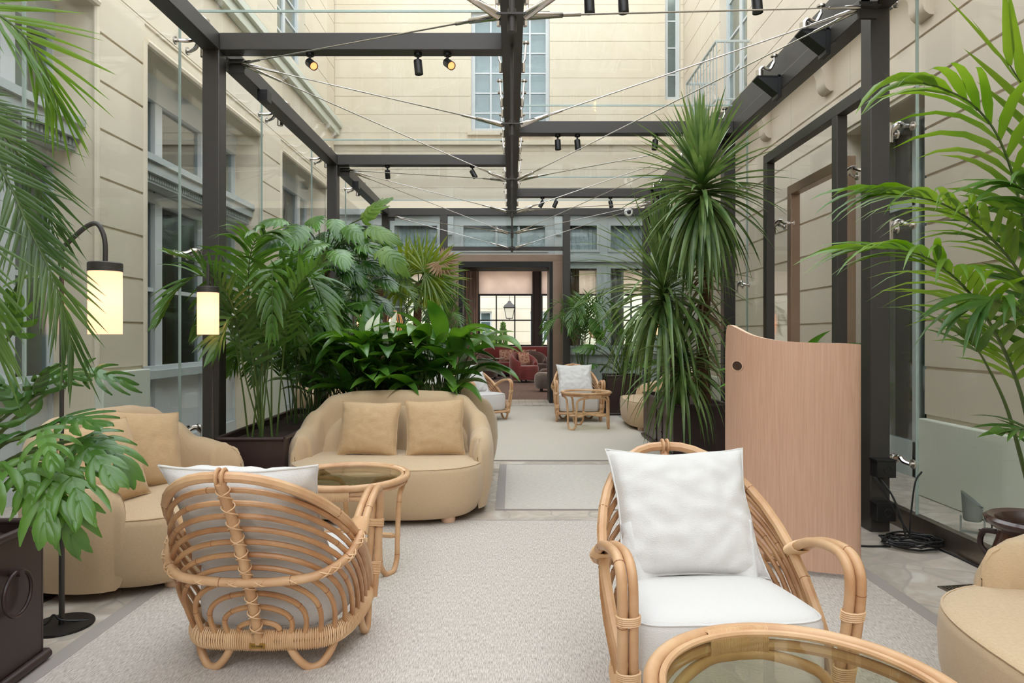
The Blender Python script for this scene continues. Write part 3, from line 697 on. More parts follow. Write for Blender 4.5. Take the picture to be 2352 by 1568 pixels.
# ---------------------------------------------------------------- rattan armchair (front = -y)
def rattan_chair(label,loc,rz,group='rattan armchairs with white cushions'):
    r=thing('rattan_armchair',label,'armchair',loc,rz,group)
    def Pf(x,f,z): return V(x,-f,z)   # f = forward
    top=(-.40,.765)
    def spine(t): # t 0 bottom..1 top
        f=-.062-.20*t-.130*t*t; z=.11+(.655)*t; return f,z
    # base rim: back edge then splaying sides
    rim=spline([Pf(-.30,.36,.135),Pf(-.305,.2,.13),Pf(-.285,.05,.125),Pf(-.225,-.045,.12),Pf(-.1,-.075,.12),Pf(.1,-.075,.12),Pf(.225,-.045,.12),Pf(.285,.05,.125),Pf(.305,.2,.13),Pf(.30,.36,.135)],8)
    Lr=[0]
    for i in range(1,len(rim)): Lr.append(Lr[-1]+(rim[i]-rim[i-1]).length)
    def onrim(s): # s distance from the centre of back, signed
        d=Lr[-1]/2+s
        for i in range(len(Lr)-1):
            if d<=Lr[i+1]: return rim[i].lerp(rim[i+1],max(0,(d-Lr[i])/(Lr[i+1]-Lr[i])))
        return rim[-1]
    b=MB(); b.tube([p+V(0,0,.012) for p in rim],.017,10); b.tube([p-V(0,0,.016) for p in rim],.017,10)
    b.tube([Pf(-.30,.35,.13),Pf(0,.37,.13),Pf(.30,.35,.13)],.017,8)
    b.build('base_rail',M['rattan'],r)
    # binding wound over the base rail
    b=MB(); seg=[]
    for i in range(len(rim)-1):
        n=max(1,int((rim[i+1]-rim[i]).length/.0065))
        for k in range(n):
            p=rim[i].lerp(rim[i+1],k/n); t=(rim[i+1]-rim[i]).normalized(); nn=V(t.y,-t.x,0).normalized()
            ring=[p+nn*(.0205*math.cos(a))+V(0,0,(.0365 if True else 0)*math.sin(a)) for a in [2*PI*q/10 for q in range(10)]]
            b.tube(ring,.0030,4,closed=True)
    b.build('base_binding',M['binding'],r)
    # ribs
    nb=12; ribpts=[]
    for k in range(nb):
        q=k/(nb-1); s=.055+.60*q**1.05
        f,z=spine(.12+.88*q**.93) if k<nb-1 else (top[0],top[1])
        A=onrim(s)
        rad=.0095 if k<nb-1 else .0175; b=MB()
        pts=[]
        N=26; ex=.78
        wide=.03+.035*q
        for i in range(N+1):
            t=-PI/2+PI*i/N; g=max(0,math.cos(t)); sn=math.sin(t)
            xx=math.copysign(abs(sn)**ex,sn)*(A.x+ (wide*math.sin(2*abs(t))**1 if abs(t)<PI/2 else 0))
            ff=-A.y; y=ff+(f-ff)*g**1.0 ; zz=A.z+(z-A.z)*(g**.80)
            pts.append(Pf(xx,y,zz))
        ribpts.append(pts); b.tube(pts,rad,8)
        b.slot(1)
        for kk in (4+k%3,13+(k*5)%7,20+k%4):
            if kk<N: d=(pts[kk+1]-pts[kk]).normalized(); b.cyl(pts[kk]-d*.0012,pts[kk]+d*.0012,rad+.0008,8)
        b.build('outer_arch' if k==nb-1 else 'back_rib',[M['rattan' if k==nb-1 else 'rattan_rib'],M['rattan_dark']],r)
    # hoop running into the arms (pairs of canes)
    hf,hz=spine(.40)
    knots2=MB()
    b=MB()
    for off in (0,.031):
        H=[Pf(-(.322-off),.325,.12),Pf(-(.332-off),.362,.30),Pf(-(.338-off),.388,.47),Pf(-(.340-off),.372,.545),Pf(-(.342-off),.30,.572),Pf(-(.345-off),.14,.545),Pf(-(.342-off),.0,.475)]
        if off==0: mid=[Pf(-.315,-.10,.42),Pf(-.24,-.185,.388),Pf(-.13,hf-.035,.372),Pf(0,hf-.04,.368)]
        else: mid=[]
        full=H+mid+([V(-p.x,p.y,p.z) for p in (H+mid)[:-1][::-1]] if off==0 else [])
        if off==0: hp=spline(full,6); b.tube(hp,.0155,10)
        else:
            for sg in (1,-1): q_=spline([V(sg*p.x,p.y,p.z) for p in H],6); b.tube(q_,.0145,10)
        if off==0: HP=hp
    b.slot(1)
    for i in range(9,len(HP),11): d=(HP[min(i+1,len(HP)-1)]-HP[i-1]).normalized(); b.cyl(HP[i]-d*.0012,HP[i]+d*.0012,.0163,10)
    b.build('arm_hoop',[M['rattan'],M['rattan_dark']],r)
    # spine
    b=MB(); sp=[Pf(0,spine(t/12)[0]-.018,spine(t/12)[1]-.015) for t in range(13)]; b.tube(sp,.017,10)
    
    for dx in (-.009,.009): b.tube([Pf(dx,top[0]+.0235*math.cos(a),top[1]+.0235*math.sin(a)) for a in [2*PI*q/14 for q in range(14)]],.006,6,closed=True)
    b.build('spine',M['rattan'],r)
    # lashings
    b=MB()
    for hand in (1,-1):
        pts=[]
        for i in range(0,170):
            t=.02+.93*i/169; f,z=spine(t); a=hand*t*2*PI*11+PI/2
            pts.append(Pf(.021*math.cos(a),f-.026-.021*math.sin(a),z))
        b.tube(pts,.0026,4)
    b.build('spine_lashing',M['binding'],r)
    for k in range(1,nb-1):   # where ribs cross the hoop
        for sg in (1,-1):
            best=min(((p-h).length,i,j) for i,p in enumerate(ribpts[k][::1]) for j,h in enumerate(HP) if p.x*sg>0 and h.x*sg>0)
            if best[0]<.08:
                b=MB()
                p=(ribpts[k][best[1]]+HP[best[2]])/2; h=HP[best[2]]; d=(HP[min(best[2]+1,len(HP)-1)]-HP[best[2]-1]).normalized()
                for s2 in (1,-1):
                    u=(V(0,0,1)*s2*.55+d).normalized(); w=(h-V(0,0,h.z)); w=V(h.x,h.y,0).normalized()
                    pts=[h+ (u*math.cos(a)*.024+w*math.sin(a)*.0195) for a in [2*PI*q/12 for q in range(12)]]
                    b.tube(pts,.0026,4,closed=True)
                b.build('hoop_lashing',M['binding'],r)
    for sg in (-1,1):
        for (p,q_) in ((Pf(sg*.311,.344,.21),Pf(sg*.313,.355,.26)),(Pf(sg*.320,.378,.40),Pf(sg*.321,.384,.43)),(Pf(sg*.328,.06,.507),Pf(sg*.327,.0,.475))):
            n=int((q_-p).length/.006); b=MB()
            for k in range(n):
                c=p.lerp(q_,k/n); t=(q_-p).normalized(); u=V(1,0,0); w=t.cross(u).normalized()
                b.tube([c+u*.0335*math.cos(a)+w*.0185*math.sin(a) for a in [2*PI*j/12 for j in range(12)]],.0032,4,closed=True)
            b.build('arm_lashing',M['binding'],r)
    # looped feet
    for sg in (-1,1):
        for (a,c_,e) in ((Pf(sg*.255,-.0,.11),Pf(sg*.10,-.07,.10),Pf(sg*.185,-.045,.014)),(Pf(sg*.30,.33,.11),Pf(sg*.30,.17,.11),Pf(sg*.305,.26,.014))):
            m1=a.lerp(e,.55)+(a-c_)*.12; m2=c_.lerp(e,.55)-(a-c_)*.12
            m1.z=.055; m2.z=.05
            MB().tube(spline([a,m1,e+V(0,0,0)+(a-c_)*.12,e-(a-c_)*.12,m2,c_],6),.0145,10).build('foot',M['rattan'],r)
    # cushions
    G=[]; n=40
    outl=[]
    for k in range(n):
        a=2*PI*k/n; c,s=math.cos(a),math.sin(a)
        X=math.copysign(abs(c)**.36,c); F=math.copysign(abs(s)**.36,s)
        f=.15+.195*F; w=.250+.050*((f+.045)/.39); outl.append((X*w,f))
    rows=[]
    for z,s in ((.155,.95),(.17,.985),(.22,1.0),(.32,1.0),(.352,.992),(.372,.965),(.383,.92),(.392,.70),(.396,.4),(.397,.1)):
        rows.append([Pf(x*s,.15+(f-.15)*s,z+.004*min(1,s*1.4-.3 if s>.25 else 0)*fnoise((x,f,z),6,1)) for x,f in outl])
    b=MB(); b.grid(rows,cv=True); b.fan(rows[-1]); b.fan(rows[0],True); b.build('seat_cushion',M['white'],r,ang=70)
    b=MB(); b.tube([p*1+V(0,0,0) for p in rows[5]],.004,5,closed=True); b.build('cushion_piping',M['white'],r)
    # support pad behind the ribs
    G=[]
    for i in range(15):
        x=-.21+.42*i/14; col=[]
        for j in range(10):
            t=.05+.60*j/9; f,z=spine(t); col.append(Pf(x*(1+.2*t),f+.055+.22*(abs(x)/.25)**2.2*.5,z))
        G.append(col)
    b=MB().grid(G); o=b.build('back_pad',M['white'],r,ang=180); m=o.modifiers.new('s','SOLIDIFY'); m.thickness=.05; m.offset=1
    pm,pp=pillow_mb(.52,.475,.17,3,.11,34,.012,True)
    T=Matrix.Translation(V(0,.025,.368))@Matrix.Rotation(math.radians(-31),4,'X')
    for m_,nm in ((pm,'back_pillow'),(pp,'pillow_piping')):
        m_.v=[tuple(T@Vector(p)) for p in m_.v]; m_.build(nm,M['white'],r,ang=180)
    # small brass maker's plate
    f,z=spine(.0)
    b=MB(); b.box(-.028,.028,.0995,.102,.100,.118); b.cyl((0,.099,.135),(0,.102,.135),.013,14); pl=b.build('brass_plate',M['brass'],r)
    cu=bpy.data.curves.new('lettering','FONT'); cu.body='Sika Design'; cu.size=.0095; cu.align_x='CENTER'; cu.align_y='CENTER'; cu.extrude=.0002
    to=bpy.data.objects.new('lettering_source',cu); me=bpy.data.meshes.new_from_object(to); bpy.data.objects.remove(to)
    lt=bpy.data.objects.new('lettering',me); COL.objects.link(lt); me.materials.append(M['black']); lt.parent=pl
    lt.location=(0,.1024,.109); lt.rotation_euler=(PI/2,0,PI)
    return r
ch=rattan_chair('rattan armchair seen from behind in the left foreground',(-.895,2.50,0),180)
dup(ch,(.622,2.29,0),3,'rattan armchair facing the camera in the right foreground with white pillow')
dup(ch,(.915,9.72,0),2,'far rattan armchair facing the camera behind the small far table')
dup(ch,(-.50,9.75,0),38,'far rattan armchair beside the lounge doorway, partly behind the lily leaves')
dup(ch,(-1.02,9.55,0),18,'far rattan armchair left of its twin, almost hidden by lily stems')
for o in kids(ch): pass
# ---------------------------------------------------------------- round rattan tables
def rtable(label,loc,rz,group='round rattan tables with glass tops'):
    r=thing('round_table',label,'table',loc,rz,group); H=.485; R=.325
    def ring(rad,z,n=110): return [V(rad*math.cos(2*PI*k/n),rad*math.sin(2*PI*k/n),z) for k in range(n)]
    b=MB(); b.tube(ring(R-.012,H-.016),.0165,10,closed=True); b.build('top_rim',M['rattan'],r)
    b=MB(); b.tube(ring(R-.037,H-.014),.0085,8,closed=True); b.tube(ring(R-.03,H-.044),.014,8,closed=True); b.build('inner_rim',M['rattan'],r)
    b=MB(); b.lathe([(0,H-.020),(R-.035,H-.020),(R-.035,H-.014),(0,H-.014)],seg=96); b.build('glass_top',M['tglass'],r)
    for i in range(3):
        a0=2*PI*i/3
        def pc(a,z,rad=R-.035): return V(rad*math.cos(a),rad*math.sin(a),z)
        w=.235; A=PI/3
        pts=[pc(a0-A,H-.065),pc(a0-A*.72,H-.068),pc(a0-w*1.45,H-.10),pc(a0-w*1.15,H-.20),pc(a0-w,.17),pc(a0-w*.93,.075),pc(a0-w*.5,.022),pc(a0,.0145),pc(a0+w*.5,.022),pc(a0+w*.93,.075),pc(a0+w,.17),pc(a0+w*1.15,H-.20),pc(a0+w*1.45,H-.10),pc(a0+A*.72,H-.068),pc(a0+A,H-.065)]
        sp=spline(pts,5); nd=MB().tube(sp,.0135,10).slot(1)
        for k in (12,24,46,58): d=(sp[k+1]-sp[k]).normalized(); nd.cyl(sp[k]-d*.0012,sp[k]+d*.0012,.0142,10)
        nd.build('leg',[M['rattan'],M['rattan_dark']],r); wr_=MB()
        # binding where the arches meet the rim
        for k in range(34):
            a=a0+PI/3-.26+.52*k/33; u=V(math.cos(a),math.sin(a),0); c=u*(R-.026)+V(0,0,H-.040)
            wr_.tube([c+u*.0185*math.cos(q)+V(0,0,.038*math.sin(q)) for q in [2*PI*j/10 for j in range(10)]],.0032,4,closed=True)
        wr_.build('rim_binding',M['binding'],r)
        # stretchers bowing to the middle
        for (p,q) in ((pc(a0+w,.175,R-.035),pc(a0+2*PI/3-w,.175,R-.035)),):
            m_=(p+q)/2; mm=m_*.22; mm.z=.185
            s2=spline([p*1.04,p.lerp(mm,.45)*.96+V(0,0,.004),mm,q.lerp(mm,.45)*.96+V(0,0,.004),q*1.04],7)
            MB().tube(s2,.010,8).build('stretcher',M['rattan'],r)
            
            for q_ in (s2[2:9],s2[-9:-2]): wr_=MB(); wrap(wr_,q_,.0125,.006,.0030); wr_.build('stretcher_binding',M['binding'],r)
    return r
tb=rtable('round rattan table with glass top in front of the middle sofa',(-.86,3.55,0),-30)
dup(tb,(.60,1.385,0),40,'round rattan glass table cut by the bottom edge, in front of the right armchair')
dup(tb,(.955,8.80,0),-15,'far small round rattan table in front of the far armchair')
# ---------------------------------------------------------------- lamps
def shademat():
    m=bpy.data.materials.new('lamp_fabric'); m.use_nodes=True; nt=m.node_tree; N=nt.nodes; L=nt.links; p=N['Principled BSDF']
    p.inputs['Base Color'].default_value=srgb(246,228,208); p.inputs['Roughness'].default_value=.8
    t=N.new('ShaderNodeBsdfTranslucent'); t.inputs[0].default_value=srgb(250,220,198)
    mx=N.new('ShaderNodeMixShader'); mx.inputs[0].default_value=.7; L.new(p.outputs[0],mx.inputs[1]); L.new(t.outputs[0],mx.inputs[2])
    e=N.new('ShaderNodeEmission'); e.inputs[0].default_value=(1,.68,.47,1); e.inputs[1].default_value=.42
    ad=N.new('ShaderNodeAddShader'); L.new(mx.outputs[0],ad.inputs[0]); L.new(e.outputs[0],ad.inputs[1]); L.new(ad.outputs[0],N['Material Output'].inputs[0]); return m
M['shade']=shademat()
def lamp(label,loc,rz,hs,group='arched floor lamps with glowing fabric shades',reach=.2):
    # hs = height of the shade's top cap; arm reaches toward local +x
    r=thing('floor_lamp',label,'floor lamp',loc,rz,group)
    MB().lathe([(0,0),(.118,0),(.12,.004),(.118,.010),(0,.012)],seg=40).build('base',M['black'],r)
    b=MB(); b.tube([(0,0,.01),(0,0,.70),(0,0,.70),(0,0,.71),(0,0,.71),(0,0,hs+.05)],[.011,.011,.013,.013,.0085,.0085],10); b.build('pole',M['steel'],r)
    b=MB(); b.tube(spline([(0,0,hs+.03),(.004,0,hs+.06),(.03,0,hs+.09),(reach*.55,0,hs+.15),(reach*.8,0,hs+.165),(reach-.01,0,hs+.13),(reach,0,hs+.08),(reach,0,hs)],6),.010,8); b.build('arm',M['steel'],r)
    b=MB(); b.lathe([(0,hs+.004),(.062,hs+.004),(.0655,hs),(.0655,hs-.034),(.0,hs-.034)],(reach,0,0),32); b.build('shade_cap',M['steel'],r)
    b=MB(); b.lathe([(.0635,hs-.03),(.0635,hs-.295),(.062,hs-.295),(.062,hs-.03)],(reach,0,0),40); b.build('shade',M['shade'],r)
    b=MB(); b.lathe([(0,hs-.10),(.018,hs-.115),(.027,hs-.14),(.027,hs-.155),(.018,hs-.18),(0,hs-.19)],(reach,0,0),16); b.build('bulb',M['lampbulb'],r)
    return r
M['lampbulb']=emit('lamp_bulb',(1,.70,.46,1),6)
l1=lamp('tall floor lamp by the left planter, its lit shade nearest the camera',(-1.86,2.82,0),10,1.50,reach=.165)
b=MB(); b.tube(spline([(.11,.03,.004),(.05,.01,.014),(.0,-.012,.03),(-.03,-.005,.05),(-.06,-.03,.018),(-.2,-.1,.005),(-.3,-.3,.005)],6),.004,6); b.build('power_cord',M['black'],l1)
dup(l1,(-1.945,4.405,0),-75,'floor lamp between the left sofa and the long planter, shade against the steel column').location=(-1.935,4.41,0)
dup(l1,(-1.9,8.2,0),-40,'far floor lamp whose lit shade shows between the left plants')
dup(l1,(1.90,8.35,0),200,'far floor lamp mostly hidden by the drooping leaves on the right')
# ---------------------------------------------------------------- planters
def planter(label,loc,rz,sx,sy,h,ring=None,group='dark brown metal planters'):
    r=thing('planter',label,'planter',loc,rz,group)
    b=MB(); t=.012; x,y=sx/2,sy/2
    b.box(-x,x,-y,-y+t,.03,h-.01); b.box(-x,x,y-t,y,.03,h-.01); b.box(-x,-x+t,-y+t,y-t,.03,h-.01); b.box(x-t,x,-y+t,y-t,.03,h-.01); b.box(-x,x,-y,y,.03,.05)
    b.build('box',M['planter'],r,bevel=.002)
    ring_=[(-x,-y),(x,-y),(x,y),(-x,y)]
    b=MB(); pts=[V(a,c,h-.008) for a,c in ring_]; 
    for i in range(4): b.tube([pts[i],pts[(i+1)%4]],.014,10)
    b.build('rim',M['planter'],r)
    b=MB(); pts=[V(a*1.03,c*1.03,.03) for a,c in ring_]
    for i in range(4): b.tube([pts[i],pts[(i+1)%4]],.018,10)
    for a,c in ring_: b.cyl((a*.97,c*.97,0),(a*.97,c*.97,.03),.02,8)
    b.build('base_skirt',M['planter'],r)
    n=14; G=[[V(-x+t+(2*x-2*t)*i/n,-y+t+(2*y-2*t)*j/n,h-.045+.018*fnoise((i*.4,j*.4,0),1.3,sx*3)) for j in range(n+1)] for i in range(n+1)]
    MB().grid(G).build('soil',M['soil'],r)
    if ring:
        for (fx,cy,cz) in ring:  # ring handle with backing strap
            q=MB(); q.tube([V(fx+.026*(1 if fx>0 else -1),cy+.07*math.sin(a),cz-.07+.075*math.cos(a)) for a in [2*PI*k/28 for k in range(28)]],.007,8,closed=True)
            q.cyl((fx,cy,cz),(fx+.04*(1 if fx>0 else -1),cy,cz),.014,10); q.build('ring_handle',M['planter'],r)
            for dy in (-.11,.16):
                if cy+dy>sy/2-.05: continue
                q=MB(); q.box(min(fx,fx+.008*(1 if fx>0 else -1)),max(fx,fx+.008*(1 if fx>0 else -1)),cy+dy-.008,cy+dy+.008,.04,h-.02)
                for zz in (.08,.2,.32): q.cyl((fx-.004,cy+dy,zz),(fx+.016*(1 if fx>0 else -1),cy+dy,zz),.009,8)
                q.build('strap',M['planter'],r)
    return r
planter('near dark brown planter at the left edge with a ring handle',(-1.985,2.185,0),3,.56,.62,.525,[(.28,.13,.39)])
planter('long dark planter between the left sofa and middle sofa',(-1.745,5.36,0),2,.44,1.80,.53)
planter('dark planter on the right holding the tall spiky plant',(1.84,7.35,0),0,.56,1.5,.53,[(-.28,-.15,.42)])
planter('far dark planter beside the far armchair',(1.68,10.45,0),0,.52,.52,.60,[(-.26,-.02,.48)])
planter('low planter hidden between the two back-to-back sofas',(-.83,5.38,0),0,1.16,.28,.55)
planter('far dark planter with the climbing split-leaf plant',(-1.85,6.45,0),0,.4,.3,.5)
planter('far planter under the date palm and fan palm at the left',(-1.45,8.75,0),0,.7,.9,.5)
planter('far planter below the kentia palm left of the doorway',(-1.15,10.75,0),0,.45,.4,.5)
planter('far planter below the kentia palm right of the doorway',(1.12,10.98,0),0,.36,.34,.42)
planter('dark planter hidden behind the curved wooden screen',(1.92,4.55,0),0,.36,.36,.5)
# glazed urn at the right
r=thing('plant_urn','round dark brown glazed urn at the right edge behind the sofa arm','planter',(2.16,2.80,0))
MB().lathe([(0,0),(.11,0),(.12,.02),(.135,.1),(.16,.2),(.165,.28),(.145,.35),(.135,.385),(.16,.405),(.185,.425),(.19,.44),(.175,.45),(.15,.44),(.13,.40),(.13,.37)],seg=40).build('pot',mat('brown_glaze',srgb(62,38,32),.22,coat=.3,var=srgb(78,48,36),vscale=3),r)
for s in (0,PI/2,PI,1.5*PI): 
    b=MB(); u=V(math.cos(s+.6),math.sin(s+.6),0); b.tube(spline([u*.15+V(0,0,.36),u*.20+V(0,0,.35),u*.21+V(0,0,.29),u*.165+V(0,0,.24)],5),.012,8)
    b.build('handle',M['planter'],r)
MB().lathe([(0,.405),(.135,.395)],seg=24).build('soil',M['soil'],r)
# ---------------------------------------------------------------- curved wooden screen
r=thing('curved_screen','pale oak curved freestanding reception screen with a finger hole','screen')
path=spline([V(1.245,3.95,0),V(1.215,3.78,0),V(1.24,3.62,0),V(1.33,3.48,0),V(1.46,3.40,0),V(1.58,3.36,0),V(1.665,3.345,0),V(1.705,3.36,0),V(1.715,3.42,0),V(1.70,3.50,0)],8)
L=[0]
for i in range(1,len(path)): L.append(L[-1]+(path[i]-path[i-1]).length)
TZ=spline([V(0,1.10,0),V(.03,1.20,0),V(.10,1.250,0),(.17,1.257,0),(.26,1.238,0),(.38,1.198,0),(.52,1.172,0),(.68,1.163,0),(.80,1.161,0),(.88,1.150,0),(.94,1.115,0),(1,1.0,0)],10)
def topz(s):
    for a,c in zip(TZ,TZ[1:]):
        if s<=c.x+1e-9: return a.y+(c.y-a.y)*max(0,(s-a.x))/max(1e-6,c.x-a.x)
    return 1.0
def botz(s): return interp([(0,.05),(.85,.03),(1,.1)],s)
nz=60
hole_s,hole_z,ra,rb=.235,1.128,.026,.021
def wall(off):
    rows=[]
    for i,p in enumerate(path):
        t=(path[min(i+1,len(path)-1)]-path[max(i-1,0)]).normalized(); nrm=V(t.y,-t.x,0)
        rows.append([V(*(p+nrm*off)[:2],botz(L[i]/L[-1])+(topz(L[i]/L[-1])-botz(L[i]/L[-1]))*j/nz) for j in range(nz+1)])
    return rows
oR=wall(.011); iR=wall(-.011)
b=MB(); b.grid(oR); b.grid(iR[::-1])
o=b.build('panel',M['oak'],r,ang=70)
b=MB(); edge=lambda j:[[oR[i][j],iR[i][j]] for i in range(len(path))]
b.grid(edge(nz)); b.grid(edge(0)[::-1]); b.grid([oR[0],iR[0]]); b.grid([iR[-1],oR[-1]]); b.build('panel_edge',M['oakedge'],r)
# finger slot (flat dark oval on the panel, the hole's shade put into its colour)
i=min(range(len(path)),key=lambda k:abs(path[k].x/path[k].y*FP+CX-1697)+ (1000 if path[k].y<3.5 and path[k].x>1.4 else 0))
p=path[i]; t=(path[i+1]-path[i-1]).normalized(); nr=V(t.y,-t.x,0); hz=CH-(840-HY)/FP*p.y
rg=[[p+nr*d+t*.058*k*math.cos(a)+V(0,0,hz-p.z+.029*k*math.sin(a)) for a in [2*PI*q/24 for q in range(24)]] for d,k in ((.0115,1.0),(.0125,.9),(.0118,.86))]
b=MB(); b.grid(rg,cv=True); b.build('slot_rim',M['oakedge'],r)
b=MB(); b.fan(rg[-1]); b.build('finger_slot',M['slot'] if 'slot' in M else mat('slot_shadow_gap',srgb(60,36,24),.8),r)
b=MB(); b.box(1.36,1.62,3.53,3.72,1.0,1.02); b.box(1.36,1.62,3.53,3.72,.05,.07); b.build('shelf',M['oak'],r)
# ---------------------------------------------------------------- column sockets, cable, outdoor spot, drain
for i,(y0,y1,lab) in enumerate(((1055,1095,'black socket box on the right steel column, upper one'),(1155,1193,'black socket box on the right steel column, lower one near the cable'))):
    z=CH-((y0+y1)/2-HY)/FP*4.13
    r=thing('socket_box',lab,'socket',(2.245,4.125,z))
    MB().box(-.06,.055,-.04,.045,-.05,.05).build('box',M['black'],r,bevel=.004)
    b=MB(); b.tube([(.005+.022*math.cos(a),-.041,.022*math.sin(a)) for a in [2*PI*k/20 for k in range(20)]],.004,6,closed=True); b.cyl((.005,-.03,0),(.005,-.041,0),.02,16); b.build('socket',M['black'],r)
    MB().box(-.065,.06,-.042,.045,.05,.058).build('lid',M['black'],r)
pts=[]
for k in range(200):
    a=2*PI*k/28; q=.13+.03*math.sin(k*.37)+.012*math.sin(k*1.7); pts.append(V(2.27+.0*k+q*1.05*math.cos(a),3.88+q*.75*math.sin(a),.008+.00022*k+.006*abs(math.sin(k*.9))))
b=MB(); b.tube(pts,.0055,6); b.tube(spline([V(2.25,3.9,.05),V(2.24,3.93,.15),V(2.22,3.98,.26),V(2.20,4.05,.33),V(2.215,4.12,.335)],6),.0065,6)
b.tube(spline([V(2.27,3.9,.04),V(2.30,3.93,.2),V(2.34,3.96,.35),V(2.40,4.0,.40)],6),.0055,6); b.tube(spline([V(2.28,3.9,.05),V(2.22,3.95,.18),V(2.17,4.0,.30),V(2.15,4.05,.36)],6),.0055,6)
b.tube(spline([V(2.14,3.86,.008),V(1.95,3.88,.006),V(1.8,3.95,.006)],6),.0055,6); b.tube(spline([V(2.38,3.86,.008),V(2.40,3.7,.006),V(2.41,3.4,.006)],6),.0055,6)
tag(b.build('cable_coil',M['black']),'coiled black cable on the stone floor at the right steel column','cable')
r=thing('cable_plug','small grey cable connector on the floor beside the wooden screen','connector',(1.86,3.72,.012),-35)
MB().lathe([(0,-.02),(.009,-.02),(.009,0),(.012,.0),(.012,.02),(.007,.03),(0,.03)],seg=12).build('plug',M['chrome'],r).rotation_euler=(0,PI/2,0)
r=thing('floor_spotlight','grey floor spotlight standing outside the right glass wall','spotlight',tuple(at(2227,1226,4.13)*1)); r.location.z=0; r.location=(2.80,4.15,0); r.rotation_euler=(0,0,math.radians(-35))
b=MB(); b.lathe([(0,.07),(.045,.075),(.05,.085),(.055,.16)],seg=24); q=[]; n=24
q=[[V(.055*math.cos(2*PI*k/n),.055*math.sin(2*PI*k/n),.16) for k in range(n)],[V(.06*math.cos(2*PI*k/n),.06*math.sin(2*PI*k/n),.20-.05*math.cos(2*PI*k/n)) for k in range(n)]]
b.grid(q,cv=True); b.build('lamp_head',mat('grey_paint',srgb(140,145,140),.5),r)
b=MB(); b.box(-.065,-.055,-.02,.02,0,.10); b.box(.055,.065,-.02,.02,0,.10); b.box(-.065,.065,-.02,.02,0,.006); b.build('bracket',bpy.data.materials['grey_paint'],r)
MB().tube(spline([(.05,.03,.08),(.09,.05,.07),(.09,.06,.02),(.03,.06,.01)],5),.005,6).build('cord',M['black'],r)
def drain(label,loc,rz):
    r=thing('floor_drain',label,'drain',loc,rz,'linear floor drains')
    b=MB(); b.box(-.10,.10,-.09,-.082,0,.006); b.box(-.10,.10,.082,.09,0,.006); b.box(-.10,-.092,-.09,.09,0,.006); b.box(.092,.10,-.09,.09,0,.006); b.build('frame',M['brushed'],r)
    b=MB()
    for i in range(11): b.box(-.09+.0164*i,-.081+.0164*i,-.085,.085,0,.0055)
    b.build('grating',M['brushed'],r); MB().box(-.09,.09,-.085,.085,0,.002).build('tray',M['black'],r); return r
d=drain('steel slotted floor drain in the stone by the right sofa',(2.14,3.18,.0),8)
dup(d,(-2.20,3.12,0),0,'steel slotted floor drain half hidden under the left sofa')
# ---------------------------------------------------------------- plants
RN=random.Random(21)
def U(a,b): return RN.uniform(a,b)
def blade(mb,o,d,side,L,w,droop=.8,n=5,fold=.25,prof=None,twist=0,gv=V(0,0,-1)):
    """a folded strap leaf as three vertices a row"""
    d=d.normalized(); p=o.copy(); rows=[]; ds=L/n
    side=(side-d*side.dot(d)); side=(d.orthogonal() if side.length<1e-4 else side).normalized()
    for i in range(n+1):
        t=i/n; ww=w*(prof(t) if prof else (min(1,.35+t*4)*(1-t**2.2)+.02))
        up=side.cross(d).normalized()
        rows.append([p-side*ww/2+up*ww*fold,p.copy(),p+side*ww/2+up*ww*fold])
        p=p+d*ds
        k=droop*ds*math.sqrt(max(0,1-d.z*abs(d.z)*(1 if d.z<0 else 0)))
        d=(d+gv*k*1.0).normalized(); side=(side-d*side.dot(d)).normalized()
    mb.grid(rows)
def dirv(az,el): az=math.radians(az); el=math.radians(el); return V(math.cos(az)*math.cos(el),math.sin(az)*math.cos(el),math.sin(el))
def frond(fol,st,pts,n=34,L=.35,w=.03,start=.3,ang=55,droop=1.2,vee=.35,sr=.006,sub=6,up=None,jit=.12,tipL=.35,sidedroop=None):
    """pinnate frond along 3D control points"""
    P=spline(pts,sub); D=[0]
    for i in range(1,len(P)): D.append(D[-1]+(P[i]-P[i-1]).length)
    tot=D[-1]
    st.tube(P,[sr*(1-.75*D[i]/tot) for i in range(len(P))],6)
    def ev(s):
        d=s*tot
        for i in range(len(D)-1):
            if d<=D[i+1]: return P[i].lerp(P[i+1],(d-D[i])/max(1e-6,D[i+1]-D[i])),(P[i+1]-P[i]).normalized()
        return P[-1],(P[-1]-P[-2]).normalized()
    for k in range(n):
        q=k/(n-1); s=start+(1-start)*q
        p,t=ev(s); u=(up or V(0,0,1)); sd=t.cross(u); sd=(t.orthogonal() if sd.length<.05 else sd).normalized(); uu=sd.cross(t)
        LL=L*(math.sin(PI*min(1,(q*.82+.14)))**.6*(1-q)+tipL*q+.25*(1-q)*0)
        LL=L*((.55+.9*q if q<.5 else 1.0)*(1-max(0,q-.5)*2*(1-tipL)))
        a=math.radians(ang*(1-q*.72)+U(-6,6))
        for sg in (-1,1):
            d=t*math.cos(a)+sd*sg*math.sin(a)+uu*vee*U(.6,1.3)+V(U(-jit,jit),U(-jit,jit),U(-jit,jit))*.6
            blade(fol,p,d,t if sg>0 else -t,LL*U(.85,1.1),w*U(.85,1.1),droop*U(.7,1.3),5,.18)
